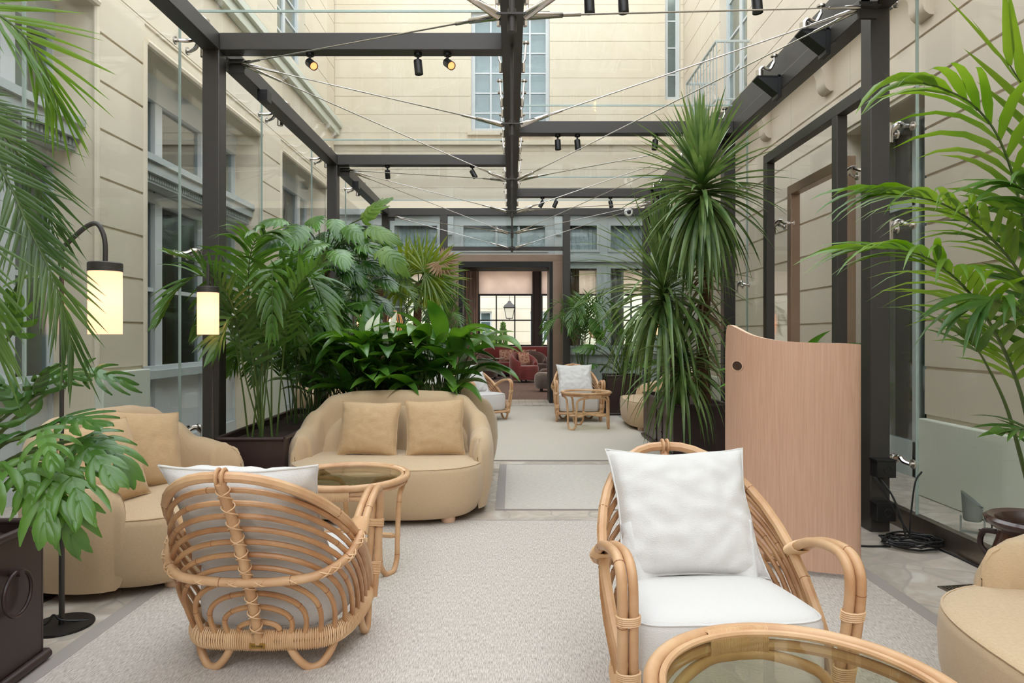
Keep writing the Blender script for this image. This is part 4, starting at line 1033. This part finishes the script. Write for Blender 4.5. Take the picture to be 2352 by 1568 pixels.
def lobed(mb,o,F,N,size,nl=6,ang0=100,ang1=18,wl=.16,prop=.62,droop=.5,innerr=.25):
    """deeply cut leaf: midrib strip with lobes fanning out"""
    F=F.normalized(); N=(N-F*N.dot(F)).normalized(); Sd=F.cross(N)
    def bend(p): # p local (a along F, b along S)
        a,b_=p; h=-droop*(a*a*.55+b_*b_*.9)/size
        return o+F*a+Sd*b_+N*h
    for sg in (-1,1):
        rows=[]
        for i in range(9):   # solid web beside the midrib
            a=size*(-.12+1.1*i/8); q=i/8; wdt=size*innerr*math.sin(PI*(.12+.86*q))**.7
            rows.append([bend((a,0)),bend((a*.97,sg*wdt*.5))+N*.01*size,bend((a*.94,sg*wdt))])
        if sg<0: rows=rows[::-1]
        mb.grid(rows)
        for k in range(nl):
            q=k/(nl-1); a0=size*(-.06+.98*q); th=math.radians(ang0+(ang1-ang0)*q)
            ll=size*prop*math.sin(PI*(.28+.56*q))**.8*U(.9,1.08); wd=size*wl*U(.9,1.1)
            rr=[]
            for i in range(6):
                t=i/5; dth=th-t*.5*(1 if q<.85 else 0)
                ca,cb=math.cos(dth),math.sin(dth); base=(a0+ca*ll*t,sg*cb*ll*t)
                ww=wd*(.7 if i==0 else (.85,1.1,1.15,.85,.12)[i-1])*.5
                px_,py_=-cb*1,sg*ca
                rr.append([bend((base[0]+px_*ww*-1,base[1]-py_*ww)),bend(base)+N*.006,bend((base[0]+px_*ww,base[1]+py_*ww))])
            mb.grid(rr if sg>0 else rr[::-1])
def plant(name,label,cat,loc,group=None): return thing(name,label,cat,tuple(loc),0,group)
def fin(r,parts):
    o=Vector(r.location)
    for nm,mb,m in parts:
        if mb.v: mb.v=[(p[0]-o.x,p[1]-o.y,p[2]-o.z) for p in mb.v]; mb.build(nm,M[m],r,ang=60)
def palm(name,label,base,fr,kw,leaf='kentia',trunk=None,cat='palm'):
    """fr: list of control point lists in world space; every frond its own part"""
    r=plant(name,label,cat,base)
    for pts,k2 in fr:
        f=MB(); s=MB(); k=dict(kw); k.update(k2); lm=k.pop('leaf',leaf); frond(f,s,pts,**k)
        o=Vector(base); 
        f.v=[(p[0]-o.x,p[1]-o.y,p[2]-o.z) for p in f.v]; s.v=[(p[0]-o.x,p[1]-o.y,p[2]-o.z) for p in s.v]
        so=s.build('frond_stalk',M['stem'],r); f.build('frond',M[lm],so,ang=70)
    if trunk: fin(r,[('trunk',trunk,'trunk')])
    return r
def arcf(b,az,h,reach,droop,lean=.3):
    """stem rising from b then arching over toward az"""
    d=V(math.cos(math.radians(az)),math.sin(math.radians(az)),0)
    return [b,b+d*reach*.08+V(0,0,h*.35),b+d*reach*.22+V(0,0,h*.72),b+d*reach*.5+V(0,0,h),b+d*reach*.8+V(0,0,h*.98-droop*.35),b+d*reach+V(0,0,h*.9-droop)]
# right kentia in the urn ------------------------------------------------
B=V(2.16,2.80,.42)
g=lambda *a:[at(*q) for q in a]
fr=[
 ([B]+g((2362,980,2.75),(2318,830,2.65),(2240,690,2.55),(2160,610,2.45),(2080,575,2.4),(1990,570,2.38)),dict(start=.40,L=.42,n=24,w=.030,leaf='bright',tipL=.7)),
 ([B]+g((2375,700,2.75),(2345,480,2.7),(2300,330,2.65),(2240,245,2.6),(2170,205,2.55),(2120,190,2.5)),dict(start=.55,L=.50,n=13,w=.038,leaf='bright',tipL=.7)),
 ([B]+g((2385,760,2.8),(2350,640,2.75),(2270,540,2.7),(2190,480,2.65),(2110,452,2.6),(2010,440,2.55)),dict(start=.46,L=.42,n=24,w=.030,leaf='bright',tipL=.7)),
 ([B]+g((2345,1050,2.7),(2310,930,2.6),(2262,830,2.5),(2228,780,2.45)),dict(start=.93,L=.42,n=3,w=.038,ang=30)),
 ([B]+g((2400,700,2.8),(2400,400,2.8),(2370,240,2.75),(2320,150,2.7)),dict(start=.72,L=.42,n=6,w=.036,droop=.5,leaf='bright',tipL=.9)),
 ([B]+g((2400,900,2.8),(2420,700,2.75),(2430,560,2.7),(2400,470,2.6),(2350,430,2.5)),dict(start=.5,L=.50,n=18,w=.038,tipL=.7)),
 ([B]+g((2395,960,2.7),(2385,800,2.6),(2350,720,2.5),(2300,690,2.4),(2260,700,2.3)),dict(start=.5,L=.45,n=15,w=.034,tipL=.7)),
 ([B]+g((2400,1060,2.6),(2390,1000,2.5),(2350,985,2.45),(2310,990,2.4)),dict(start=.55,L=.26,n=6,w=.036)),
]
palm('kentia_palm','large kentia palm arching in from the right edge over the glass wall',B,fr,dict(ang=44,droop=3.4,vee=.14,sr=.011,jit=.12))
# near-left date palm, crown out of frame ----------------------------------
B=V(-2.02,2.02,.48); C=V(-2.0,2.0,2.25)
t=MB(); t.tube([B,B+V(.0,0,.9),C],[.07,.06,.075],12)
fr=[
 ([C]+g((-260,60,2.05),(-110,200,2.1),(10,400,2.12),(70,530,2.13),(129,656,2.14),(168,800,2.15)),dict(L=.25,n=44,w=.013,start=.3,ang=48)),
 ([C]+g((-260,-100,2.0),(-100,-20,2.05),(20,50,2.1),(90,130,2.15),(130,230,2.2)),dict(L=.28,n=26,w=.013,start=.3,droop=.7,leaf='bright')),
 ([C]+g((-260,80,2.15),(-120,200,2.15),(0,300,2.2),(80,420,2.25),(120,520,2.3)),dict(L=.26,n=26,w=.012,start=.35,droop=.8)),
 ([C]+g((-320,220,1.95),(-200,360,1.9),(-100,520,1.9),(-40,680,1.9),(-10,800,1.9)),dict(L=.26,n=30,w=.015,start=.3)),
]
palm('date_palm','date palm fronds hanging in at the upper left corner',B,fr,dict(ang=46,vee=.15,sr=.008,jit=.14,tipL=.75,droop=.45,up=V(.25,-1,.35)),'phoenix',t)
# philodendron under it -----------------------------------------------------
def philo(label,base,leaves,size,mt='philo',cat='plant',name='philodendron',nl=6,wl=.13,prop=.6,droop=.5,inn=.2):
    r=plant(name,label,cat,base); f=MB(); s=MB(); base=Vector(base)
    for (tip,F,sz) in leaves:
        tip=Vector(tip); m_=(base+tip)/2+V(0,0,.15*(tip-base).length)
        s.tube(spline([base+V(U(-.04,.04),U(-.04,.04),0),m_,tip],6),[.006]*13 if True else 0,6)
        N=V(U(-.3,.3),U(-.6,-.1),1).normalized()
        lobed(f,tip,Vector(F)+V(U(-.35,.35),U(-.5,.3),U(-.3,.3)),N+V(U(-.5,.5),U(-.4,.4),U(-.3,.2)),sz*size*U(.85,1.15),nl,wl=wl*U(.9,1.25),prop=prop*U(.85,1.1),droop=droop*U(.3,1.5),innerr=inn)
    fin(r,[('foliage',f,mt),('stems',s,'stem')]); return r
def D(dx,dz,dy=-.2): return (dx,dy,dz)
lv=[(at(215,1000,2.2),D(1,-.5),1.0),(at(130,1130,2.0),D(.3,-1),.95),(at(60,1060,1.98),D(.2,-1),.9),(at(150,960,2.15),D(1,.15),1.0),(at(190,1020,2.1),D(1,-.2),1.0),(at(150,1060,2.05),D(.6,-.8),1.1),(at(110,1090,2.0),D(.1,-1),1.0),(at(60,950,2.2),D(-.3,.6),.95),(at(20,1000,2.1),D(-.8,-.3),1.0),(at(90,900,2.25),D(.5,.9),.85),
    (at(30,760,2.3),D(.3,.9),1.0),(at(110,860,2.4),D(1,.3,.4),.8),(at(50,640,2.4),D(.9,.2),.95),(at(-10,880,2.1),D(-.3,.5),1.0),(at(10,1080,1.95),D(-.5,-.8),.9),(at(100,990,2.0),D(.8,-.5),.9),(at(-40,700,2.2),D(.3,.6),1.1),(at(200,850,2.5),D(.9,-.4,.3),.8)]
philo('split-leaved philodendron spilling over the near left planter',(-1.95,2.25,.48),lv,.15,wl=.145,prop=.80,nl=5)
# kentia clumps in the long planter -----------------------------------------
def clump(name,label,base,n,h,reach,kw,leaf='kentia',azr=(0,360),seed=1,spread=.08,cat='palm',extra=()):
    global RN
    RN=random.Random(seed); fr=[]
    for i in range(n):
        az=azr[0]+(azr[1]-azr[0])*(i+U(-.3,.3))/n; hh=h*U(.55,1.0) if i%3 else h*U(.9,1.02)
        b_=V(base[0]+U(-spread,spread),base[1]+U(-spread,spread),base[2])
        fr.append((arcf(b_,az,hh,reach*U(.7,1.1)*(1.15-.35*hh/h),U(.1,.45)*hh*.6),{}))
    fr+=[([Vector(base)]+list(p),k) for p,k in extra]
    return palm(name,label,base,fr,kw,leaf,cat=cat)
clump('kentia_palm','kentia palm at the front of the long planter with a tall arching frond',(-1.74,4.75,.49),10,1.2,.62,dict(n=17,L=.34,w=.036,start=.42,droop=3.0,vee=.25,sr=.007),seed=3,spread=.10,extra=[(g((578,850,4.7),(572,700,4.66),(572,610,4.58),(585,555,4.42),(610,535,4.2)),dict(n=22,L=.42,w=.038,start=.45,droop=3.4,tipL=.7)),(g((560,850,4.6),(540,720,4.5),(500,640,4.35),(450,600,4.2),(400,585,4.1)),dict(n=20,L=.30,w=.022,start=.45)),(g((600,850,4.7),(640,740,4.6),(690,650,4.5),(740,600,4.4)),dict(n=18,L=.34,w=.034,start=.5))])
clump('kentia_palm','dense low kentia palm at the back of the long planter',(-1.70,5.55,.49),16,.95,.55,dict(n=15,L=.30,w=.034,start=.42,droop=2.8,vee=.25,sr=.006),seed=5,spread=.12)
clump('kentia_palm','small kentia palm beside the left opening of the doorway',(-1.1,10.7,.46),13,1.45,.75,dict(n=20,L=.30,w=.026,start=.4,droop=1.8,vee=.2,sr=.007),seed=8)
clump('kentia_palm','kentia palm behind the far armchair, right of the doorway',(1.15,10.95,.40),12,1.45,.85,dict(n=20,L=.30,w=.028,start=.45,droop=1.8,vee=.2,sr=.008),seed=12)
# small date palm and fan palm ------------------------------------------------
RN=random.Random(4)
def rosette(name,label,base,crown,n,reach,kw,leaf,tr=.06,elr=(-10,75),seed=1):
    global RN
    RN=random.Random(seed); crown=Vector(crown); fr=[]
    for i in range(n):
        az=i*137.5; el=elr[0]+(elr[1]-elr[0])*((i+.5)/n); R=reach*U(.8,1.1); d=dirv(az,el)
        fr.append(([crown,crown+d*R*.35,crown+d*R*.65+V(0,0,-.10*R),crown+d*R*.9+V(0,0,-.33*R),crown+d*R*1.0+V(0,0,-.62*R)],{}))
    t=MB(); b_=Vector(base); m=(b_+crown)/2; t.tube(spline([b_,m+V(.02,0,0),crown],6),[tr*(1+.12*math.sin(i*2.2)) for i in range(13)],10)
    return palm(name,label,base,fr,kw,leaf,t)
rosette('date_palm','small feathery date palm with a short shaggy trunk behind the peace lilies',(-1.56,8.55,.46),at(865,665,8.4),20,.62,dict(n=30,L=.22,w=.012,start=.15,droop=1.0,vee=.2,sr=.006),'phoenix',.075,seed=2)
r=plant('fan_palm','fan palm with broad pleated yellow-green leaves against the end wall','palm',(-1.28,8.95,.46))
f=MB(); s=MB(); dr=MB(); tk=MB(); crown=at(962,650,8.9)
tk.tube([V(-1.28,8.95,.46),crown],[.06,.05],10)
for (px,py,Y,F,R,drk) in [(930,632,8.8,(-.5,-.3,.5),.64,0),(975,625,8.7,(.8,-.35,.45),.62,0),(985,640,8.8,(.9,-.2,-.15),.58,0),(940,640,8.9,(-1,-.1,.1),.45,0),(960,620,9.0,(.1,.1,1),.5,0),(990,655,8.9,(.3,-.5,-.7),.42,0),(1012,600,8.6,(1,-.2,-.7),.26,1)]:
    o=at(px,py,Y); s.tube([crown,o],.008,6); F=Vector(F).normalized(); Nn=V(.1,-1,.35).normalized(); Nn=(Nn-F*F.dot(Nn)).normalized(); Sd=F.cross(Nn)
    for k in range(34):
        a=math.radians(-125+250*k/33); d=F*math.cos(a)+Sd*math.sin(a)+Nn*(.18*(k%2)-.05)
        blade(dr if drk else f,o,d,Nn.cross(d),R*(1-.18*abs(math.sin(a/1.6)))*U(.94,1.04),.042,.55,6,.35,prof=lambda t:(.12+t*2.0) if t<.42 else max(.02,.96*(1-((t-.42)/.58)**1.3)))
fin(r,[('leaves',f,'fan'),('stalks',s,'stem'),('dry_leaf',dr,'dry'),('trunk',tk,'trunk')])
# monstera ---------------------------------------------------------------------
RN=random.Random(11); r=plant('monstera','tall climbing monstera with large split leaves at the left column','plant',(-1.83,6.45,.46))
f=MB(); s=MB(); b2=MB(); pole=MB(); pole.tube([V(-1.83,6.45,.46),V(-1.80,6.4,1.2),V(-1.72,6.35,1.95)],.045,10)
spots=[(q[0]+dx,q[1]+dy,q[2]+dz) for dx,dy,dz in ((0,0,0),(28,34,.12)) for q in [(650,505,6.2),(690,520,6.0),(735,560,5.9),(770,505,6.2),(800,520,6.1),(830,560,6.0),(725,610,6.0),(790,600,5.9),(840,600,6.0),(700,575,6.1),(760,660,5.9),(815,690,6.0),(690,640,6.1),(735,700,5.9),(785,735,6.0),(640,545,6.3),(720,500,6.5),(855,545,6.3),(745,770,6.1),(700,740,6.0),(665,600,6.2),(805,640,6.1),(770,575,5.8),(830,650,6.2),(760,800,6.1),(720,830,6.0),(775,545,6.4)]]
for i,(px,py,Y) in enumerate(spots):
    o=at(px,py,Y); c=V(-1.76,6.4,min(o.z-.1,1.9)); s.tube(spline([c,(c+o)/2+V(0,0,.08),o],5),.006,6)
    a=(o-c); F=V(a.x*1.2+U(-.3,.3),-.55+U(-.2,.2),-.35+U(-.25,.35)); lobed(f,o,F,V(U(-.3,.3),-.75,.9),U(.18,.25),7,105,14,.13,.62,.6,.42)
for (px,py,Y,F) in [(880,575,5.8,(.8,-.3,-.5)),(835,500,6.1,(.6,-.2,.7)),(850,525,6.0,(1,-.2,-.2))]:
    o=at(px,py,Y); s.tube(spline([V(-1.7,6.35,1.95),(V(-1.7,6.35,1.95)+o)/2+V(0,0,.08),o],5),.006,6); lobed(b2,o,Vector(F),V(0,-.7,.8),.24,7,105,14,.13,.62,.6,.42)
fin(r,[('foliage',f,'monstera'),('young_leaves',b2,'bright'),('stems',s,'stem'),('moss_pole',pole,'trunk')])
# peace lilies -----------------------------------------------------------------
def lily(label,base,n,h,reach,seed,flowers=(),Lf=.36,wf=.125,azs=None):
    global RN
    RN=random.Random(seed); r=plant('peace_lily',label,'plant',base); f=MB(); s=MB(); base=Vector(base)
    for i in range(n):
        az=U(0,360) if azs is None else U(*azs); q=U(0,1)**.7; hh=h*(.35+.65*U(0,1)); rc=reach*(.15+.6*q)*(1.2-.5*hh/h)
        d=V(math.cos(math.radians(az)),math.sin(math.radians(az))*.55,0); b_=base+V(U(-.16,.16),U(-.05,.05),0)
        tip=b_+d*rc+V(0,0,hh); s.tube(spline([b_,b_+d*rc*.35+V(0,0,hh*.6),tip],4),[.007,.007,.006,.006,.006,.005,.005,.004,.004],5)
        F=(d*.8+V(U(-.3,.3),U(-.5,.1),U(.2,.95))).normalized()
        blade(f,tip,F,F.cross(V(0,0,1)),Lf*U(.75,1.15),wf*U(.8,1.1),3.6*U(.6,1.2),9,.22,prof=lambda t:max(.02,math.sin(PI*min(1,t*.97+.03)**.75)**.9))
    parts=[('foliage',f,'spath'),('stems',s,'stem')]
    for k,(px,py,Y,F) in enumerate(flowers):
        o=at(px,py,Y); s.tube(spline([base,(base+o)/2+V(0,0,.1),o],5),.004,5); b_=MB(); b_.v=[]; F=Vector(F)
        blade(b_,o,F,V(1,-.5,0),.17,.06,.5,9,.55,prof=lambda t:max(.02,math.sin(PI*min(1,t*.97+.03)**.8)))
        b_.cyl(o+F.normalized()*.02+V(0,-.008,0),o+F.normalized()*.08+V(0,-.012,.0),.006,8)
        parts.append(('flower',b_,'spathe'))
    fin(r,parts); return r
lily('peace lily with white flowers behind the middle sofa, left clump',(-1.10,5.40,.50),120,.66,.40,31,[(905,765,5.25,(.15,-.1,1)),(846,770,5.3,(.3,0,1)),(868,768,5.35,(.1,0,1)),(893,800,5.3,(-.1,0,1))])
lily('peace lily without flowers behind the middle sofa, right clump',(-.60,5.40,.50),66,.68,.46,37,Lf=.42,wf=.15)
lily('peace lily leaves showing behind the curved wooden screen',(1.92,4.6,.46),26,.62,.48,41,Lf=.34)
lily('leafy plant trailing low beside the middle sofa at the long planter',(-1.60,5.95,.49),34,.50,.55,43,Lf=.26,wf=.10)
# dracaenas ----------------------------------------------------------------------
def head(mb,c,n,L,w,seed,elr=(-75,88),droop=1.6,bias=None):
    global RN
    RN=random.Random(seed)
    for i in range(n):
        q=(i+.5)/n; el=elr[0]+(elr[1]-elr[0])*q; az=i*137.508+U(-12,12); d=dirv(az,el+U(-6,6))
        if bias: d=(d+bias*.5).normalized()
        o=c+V(0,0,-.30*(1-q)); LL=L*U(.8,1.08)*(1.1-.18*q)
        dd=droop*(1.25-q*1.05) if q<.9 else .08
        blade(mb,o,d,d.cross(V(0,0,1)) if abs(d.z)<.98 else V(1,0,0),LL,w*U(.8,1.1),dd*U(.7,1.25),8,.22,prof=lambda t:min(1,.55+t*1.6)*(1-t**2.6)+.01)
r=plant('dragon_tree','very tall spiky dragon tree in the right planter reaching the glass roof','plant',(1.93,6.85,.49))
cA=at(1612,400,6.05); tk=MB(); dr=MB(); f=MB()
tk.tube(spline([V(1.93,6.85,.47),V(1.90,6.80,1.1),V(1.88,6.62,1.9),cA+V(.0,0,-.1)],8),[.075,.07,.07,.068,.07,.066,.066,.064,.062,.06,.062,.058,.058,.056,.055,.05,.05,.048,.046,.045,.044,.042,.04,.04,.04],12)
head(f,cA,230,.80,.052,51,(-72,86),1.25)
RN=random.Random(9)
for i in range(60): 
    z=U(.7,2.2); blade(dr,V(1.9-.01*z,6.78-.1*(z-1),z)+V(0,0,0),dirv(U(0,360),-35),V(1,0,0),U(.22,.4),.022,3,5,.1)
fin(r,[('trunk',tk,'trunk'),('foliage',f,'yucca'),('dead_leaves',dr,'dry')])
r=plant('dragon_tree','shorter dragon tree with long drooping leaves over the right planter','plant',(1.66,6.95,.49))
cB=at(1522,640,6.5); tk=MB(); f=MB()
tk.tube(spline([V(1.66,6.95,.47),V(1.62,6.85,1.0),cB],8),.045,10)
head(f,cB,165,1.0,.044,53,(-50,84),1.8)
cC=at(1562,800,6.5); tk.tube(spline([V(1.76,6.9,.47),V(1.70,6.75,.8),cC],8),.04,10); head(f,cC,110,.72,.040,57,(-50,80),2.2)
fin(r,[('trunk',tk,'trunk'),('foliage',f,'yucca')])
# philodendron in the far planter
lv=[]; RN=random.Random(77)
for i in range(34):
    az=U(0,360); d=dirv(az,U(0,70)); o=V(1.66,10.4,.62)+V(d.x*.48,d.y*.3,.1+d.z*.62); lv.append((o,(d.x,d.y-.3,d.z-.3),U(.8,1.2)))
philo('bushy cut-leaf philodendron in the far right planter',(1.68,10.45,.56),lv,.20,wl=.14,prop=.7)
# ---------------------------------------------------------------- lounge furniture
def tub(label,loc,rz,m,sx=1,group=None,name='tub_armchair'):
    r=thing(name,label,'armchair',loc,rz,group)
    path=[V(.36*sx*math.sin(a),.34*-math.cos(a)*-1*1.0,0) for a in [(-2.35+4.7*i/24) for i in range(25)]]
    rows=[]
    for i,p in enumerate(path):
        q=abs(i-12)/12; h=.78-.26*q**1.6; nr=-p.normalized()
        rows.append([p+V(0,0,z)+nr*a for a,z in ((.05,.07),(0,.2),(-.01,h*.7),(.01,h-.04),(.05,h),(.09,h-.02),(.12,h-.1),(.12,.3),(.1,.1))])
    b=MB(); b.grid(rows); b.fan(rows[0]); b.fan(rows[-1],True); b.build('backrest',M[m],r,ang=70)
    b=MB(); o=[V(.30*sx*math.copysign(abs(math.cos(a))**.6,math.cos(a)),-.04+.32*math.copysign(abs(math.sin(a))**.6,math.sin(a)),0) for a in [2*PI*k/32 for k in range(32)]]
    rr=[[V(p.x*s,p.y*s,z) for p in o] for z,s in ((.08,.95),(.2,1),(.38,1),(.42,.96),(.43,.8),(.43,.1))]; b.grid(rr,cv=True); b.fan(rr[-1]); b.build('seat',M[m],r)
    for x in (-.22,.22):
        for y in (-.22,.22): MB().cyl((x*sx,y,0),(x*sx,y,.09),.022,8).build('leg',M['black'],r)
    return r
tub('red velvet armchair in the lounge seen through the doorway',(.30,17.5,.004),35,'red',1.05)
tub('dark brown tub armchair at the left side of the lounge doorway',(-.76,18.6,.004),75,'brownv',1.1)
tub('dark brown tub armchair behind the red one in the lounge',(.62,18.6,.004),20,'brownv')
r=thing('curved_sofa','long curved red velvet sofa under the lounge window','sofa',(.35,20.3,.004))
rows=[]
for i in range(41):
    x=-1.1+2.9*i/40; e=max(0,(abs(x-.35)-1.0)/.45); y=.35-.45*e**2; h=.87-.28*e**1.5
    rows.append([V(x-.35,y+dy,z) for dy,z in ((0,.05),(.0,h-.05),(-.04,h),(-.12,h-.02),(-.16,h-.1),(-.17,.4),(-.17,.1))])
MB().grid(rows).build('backrest',M['red'],r,ang=70)
b=MB(); b.box(-1.3,1.3,-.5,.2,.08,.42); b.build('seat',M['red'],r,bevel=.05,seg=3)
for i,(px,lab) in enumerate(((1163,'patterned cushion at the left on the red lounge sofa'),(1214,'patterned cushion at the right on the red lounge sofa'))):
    m_,p_=pillow_mb(.44,.36,.14,i+20); r=thing('lounge_cushion',lab,'cushion',((px-CX)/FP*20.1,20.12,.43),0,'patterned cushions on the red sofa'); r.rotation_euler=(math.radians(-12),0,0)
    m_.build('cover',M['floral'],r); p_.build('seam',M['floral'],r)
m_,p_=pillow_mb(.36,.34,.13,30); r=thing('lounge_cushion','brown patterned cushion in the red lounge armchair','cushion',(.34,17.62,.43)); r.rotation_euler=(math.radians(-14),0,math.radians(35)); m_.build('cover',M['floral'],r); p_.build('seam',M['floral'],r)
def pouf(label,loc,sc,m):
    r=thing('ottoman',label,'ottoman',loc); r.scale=(sc,sc,sc)
    MB().lathe([(0,.07),(.22,.07),(.25,.12),(.26,.25),(.25,.35),(.2,.4),(0,.41)],seg=28).build('cushion',M[m],r)
    for a in range(4): MB().cyl((.15*math.cos(a*PI/2+.7),.15*math.sin(a*PI/2+.7),0),(.15*math.cos(a*PI/2+.7),.15*math.sin(a*PI/2+.7),.08),.03,8).build('leg',M['black'],r)
pouf('grey velvet ottoman just inside the lounge doorway',(.735,14.6,.004),1.0,'greyv')
pouf('darker small ottoman behind the grey one in the lounge',(.90,16.2,.004),1.0,'brownv')
def stab(label,loc):
    r=thing('side_table',label,'table',loc,0,'small round lounge tables'); MB().lathe([(0,.54),(.24,.54),(.25,.55),(.25,.565),(0,.57)],seg=28).build('tabletop',M['brushed'],r)
    MB().cyl((0,0,.02),(0,0,.545),.02,10).build('stem',M['black'],r); MB().lathe([(0,0),(.16,0),(.16,.015),(0,.02)],seg=20).build('base',M['black'],r)
stab('small round metal table left of the red armchair',(-.45,18.9,.004)); stab('small round metal table right of the lounge armchairs',(.95,19.2,.004))
r=thing('door_curtain','dusty pink full-length curtain at the left of the doorway','curtain',(0,12.95,.01))
P=[[V(-.93+.27*i/40,.03*math.sin(i*.95),z) for i in range(41)] for z in (0,2.95)]
o=MB().grid(P).build('drape',M['pinkcurtain'],r,ang=180); o.modifiers.new('s','SOLIDIFY').thickness=.006
MB().tube([(-1.6,0,2.97),(-.6,0,2.97)],.012,8).build('rod',M['black'],r)
# street lantern and shrubs of the outer courtyard
r=thing('wall_lantern','dark glazed lantern hanging before the outer courtyard wall','lantern',(-.10,26.5,1.86))
b=MB(); 
sq=lambda a,z:[V(a*x,a*y,z) for x,y in ((-1,-1),(1,-1),(1,1),(-1,1))]
for i in range(4): b.tube([sq(.12,0)[i],sq(.20,.42)[i]],.012,6); b.tube([sq(.12,0)[i],sq(.12,0)[(i+1)%4]],.014,6); b.tube([sq(.20,.42)[i],sq(.20,.42)[(i+1)%4]],.016,6)
b.build('frame',M['black'],r)
b=MB(); b.grid([sq(.24,.42),sq(.20,.50),sq(.08,.60),sq(.06,.66),sq(.02,.68)],cv=True); b.cyl((0,0,.66),(0,0,1.1),.012,8); b.cyl((0,0,-.1),(0,0,0),.02,8); b.build('roof',M['steel'],r)
b=MB(); b.grid([sq(.11,.01),sq(.19,.41)],cv=True); b.build('glass_case',M['glass'],r)
MB().tube([(0,0,1.1),(0,.25,1.2),(0,.48,1.2)],.015,6).build('bracket',M['black'],r)
def shrub(label,base,w,h,seed,cone=False,m='bright',name='shrub'):
    global RN
    RN=random.Random(seed); r=thing(name,label,'shrub',base); f=MB(); s=MB(); s.tube([(0,0,0),(0,0,h*.9)],.02,6)
    for i in range(900):
        z=U(.05,1)*h; rr=w*((1-z/h) if cone else math.sqrt(max(0,1-(2*z/h-1)**2*.8)))*U(.5,1); a=U(0,6.28); o=V(rr*math.cos(a),rr*math.sin(a),z)
        blade(f,o,dirv(math.degrees(a),U(-10,70)),V(0,0,1),.11,.06,1,2,.1)
    f.build('foliage',M[m],r); s.build('stem',M['trunk'],r)
shrub('light green leafy shrub outside the lounge window at the left',(-1.05,25.6,0),.55,1.35,1)
shrub('dark conical evergreen outside the lounge window',(-.33,25.4,0),.30,1.65,2,True,'kentia','conical_evergreen')
shrub('green shrub outside the lounge window at the left edge of the doorway',(-2.0,25.6,0),.5,1.2,3)
# basket lamps glowing behind the back windows
def blamp(label,loc):
    r=thing('basket_lamp',label,'lamp',loc,0,'glowing basket lamps behind the back windows'); b=MB()
    pr=[(.03,.2),(.11,.14),(.14,.04),(.12,-.08),(.07,-.16)]
    for k in range(16): a=2*PI*k/16; b.tube([(q*math.cos(a),q*math.sin(a),z) for q,z in pr],.006,4)
    b.build('basket',M['rattan'],r); MB().lathe([(0,.1),(.05,.07),(.06,0),(.04,-.07),(0,-.09)],seg=16).build('bulb',emit('basket_bulb',(1,.6,.25,1),4),r); MB().cyl((0,0,.2),(0,0,1.2),.004,5).build('cord',M['black'],r)
blamp('glowing yellow basket lamp behind the right back window',tuple(at(1368,757,13.4)))
blamp('glowing basket lamp seen between the lily flower and date palm',tuple(at(902,745,9.6)))
# ---------------------------------------------------------------- light and camera
w=bpy.data.worlds.new('overcast'); S.world=w; w.use_nodes=True; bg=w.node_tree.nodes['Background']; bg.inputs[0].default_value=(.91,.955,1.02,1); bg.inputs[1].default_value=3.0
def area(name,loc,rot,sx,sy,e,c=(1,1,1)):
    l=bpy.data.lights.new(name,'AREA'); l.shape='RECTANGLE'; l.size=sx; l.size_y=sy; l.energy=e; l.color=c
    o=bpy.data.objects.new(name,l); COL.objects.link(o); o.location=loc; o.rotation_euler=rot; return o
area('lounge_fill_light',(0,17,3.3),(0,0,0),5,5,75,(1,.88,.75))  # unseen area lamp added to brighten the lounge interior
area('side_room_light',(-3,14,3.2),(0,0,0),3,2,60,(1,.85,.65)); area('side_room_light',(3,14,3.2),(0,0,0),3,2,60,(1,.85,.65))
cam=bpy.data.cameras.new('camera'); co=bpy.data.objects.new('camera',cam); COL.objects.link(co); S.camera=co
co.location=(0,0,CH); co.rotation_euler=(PI/2,0,0); cam.sensor_width=36; cam.lens=FP/2352*36; cam.shift_y=-(HY-784)/2352*-1*1; cam.clip_start=.02
cam.shift_y=-14/2352
S.view_settings.view_transform='Standard'; S.view_settings.look='None'; S.view_settings.gamma=1; S.view_settings.use_curve_mapping=False; S.view_settings.exposure=.38
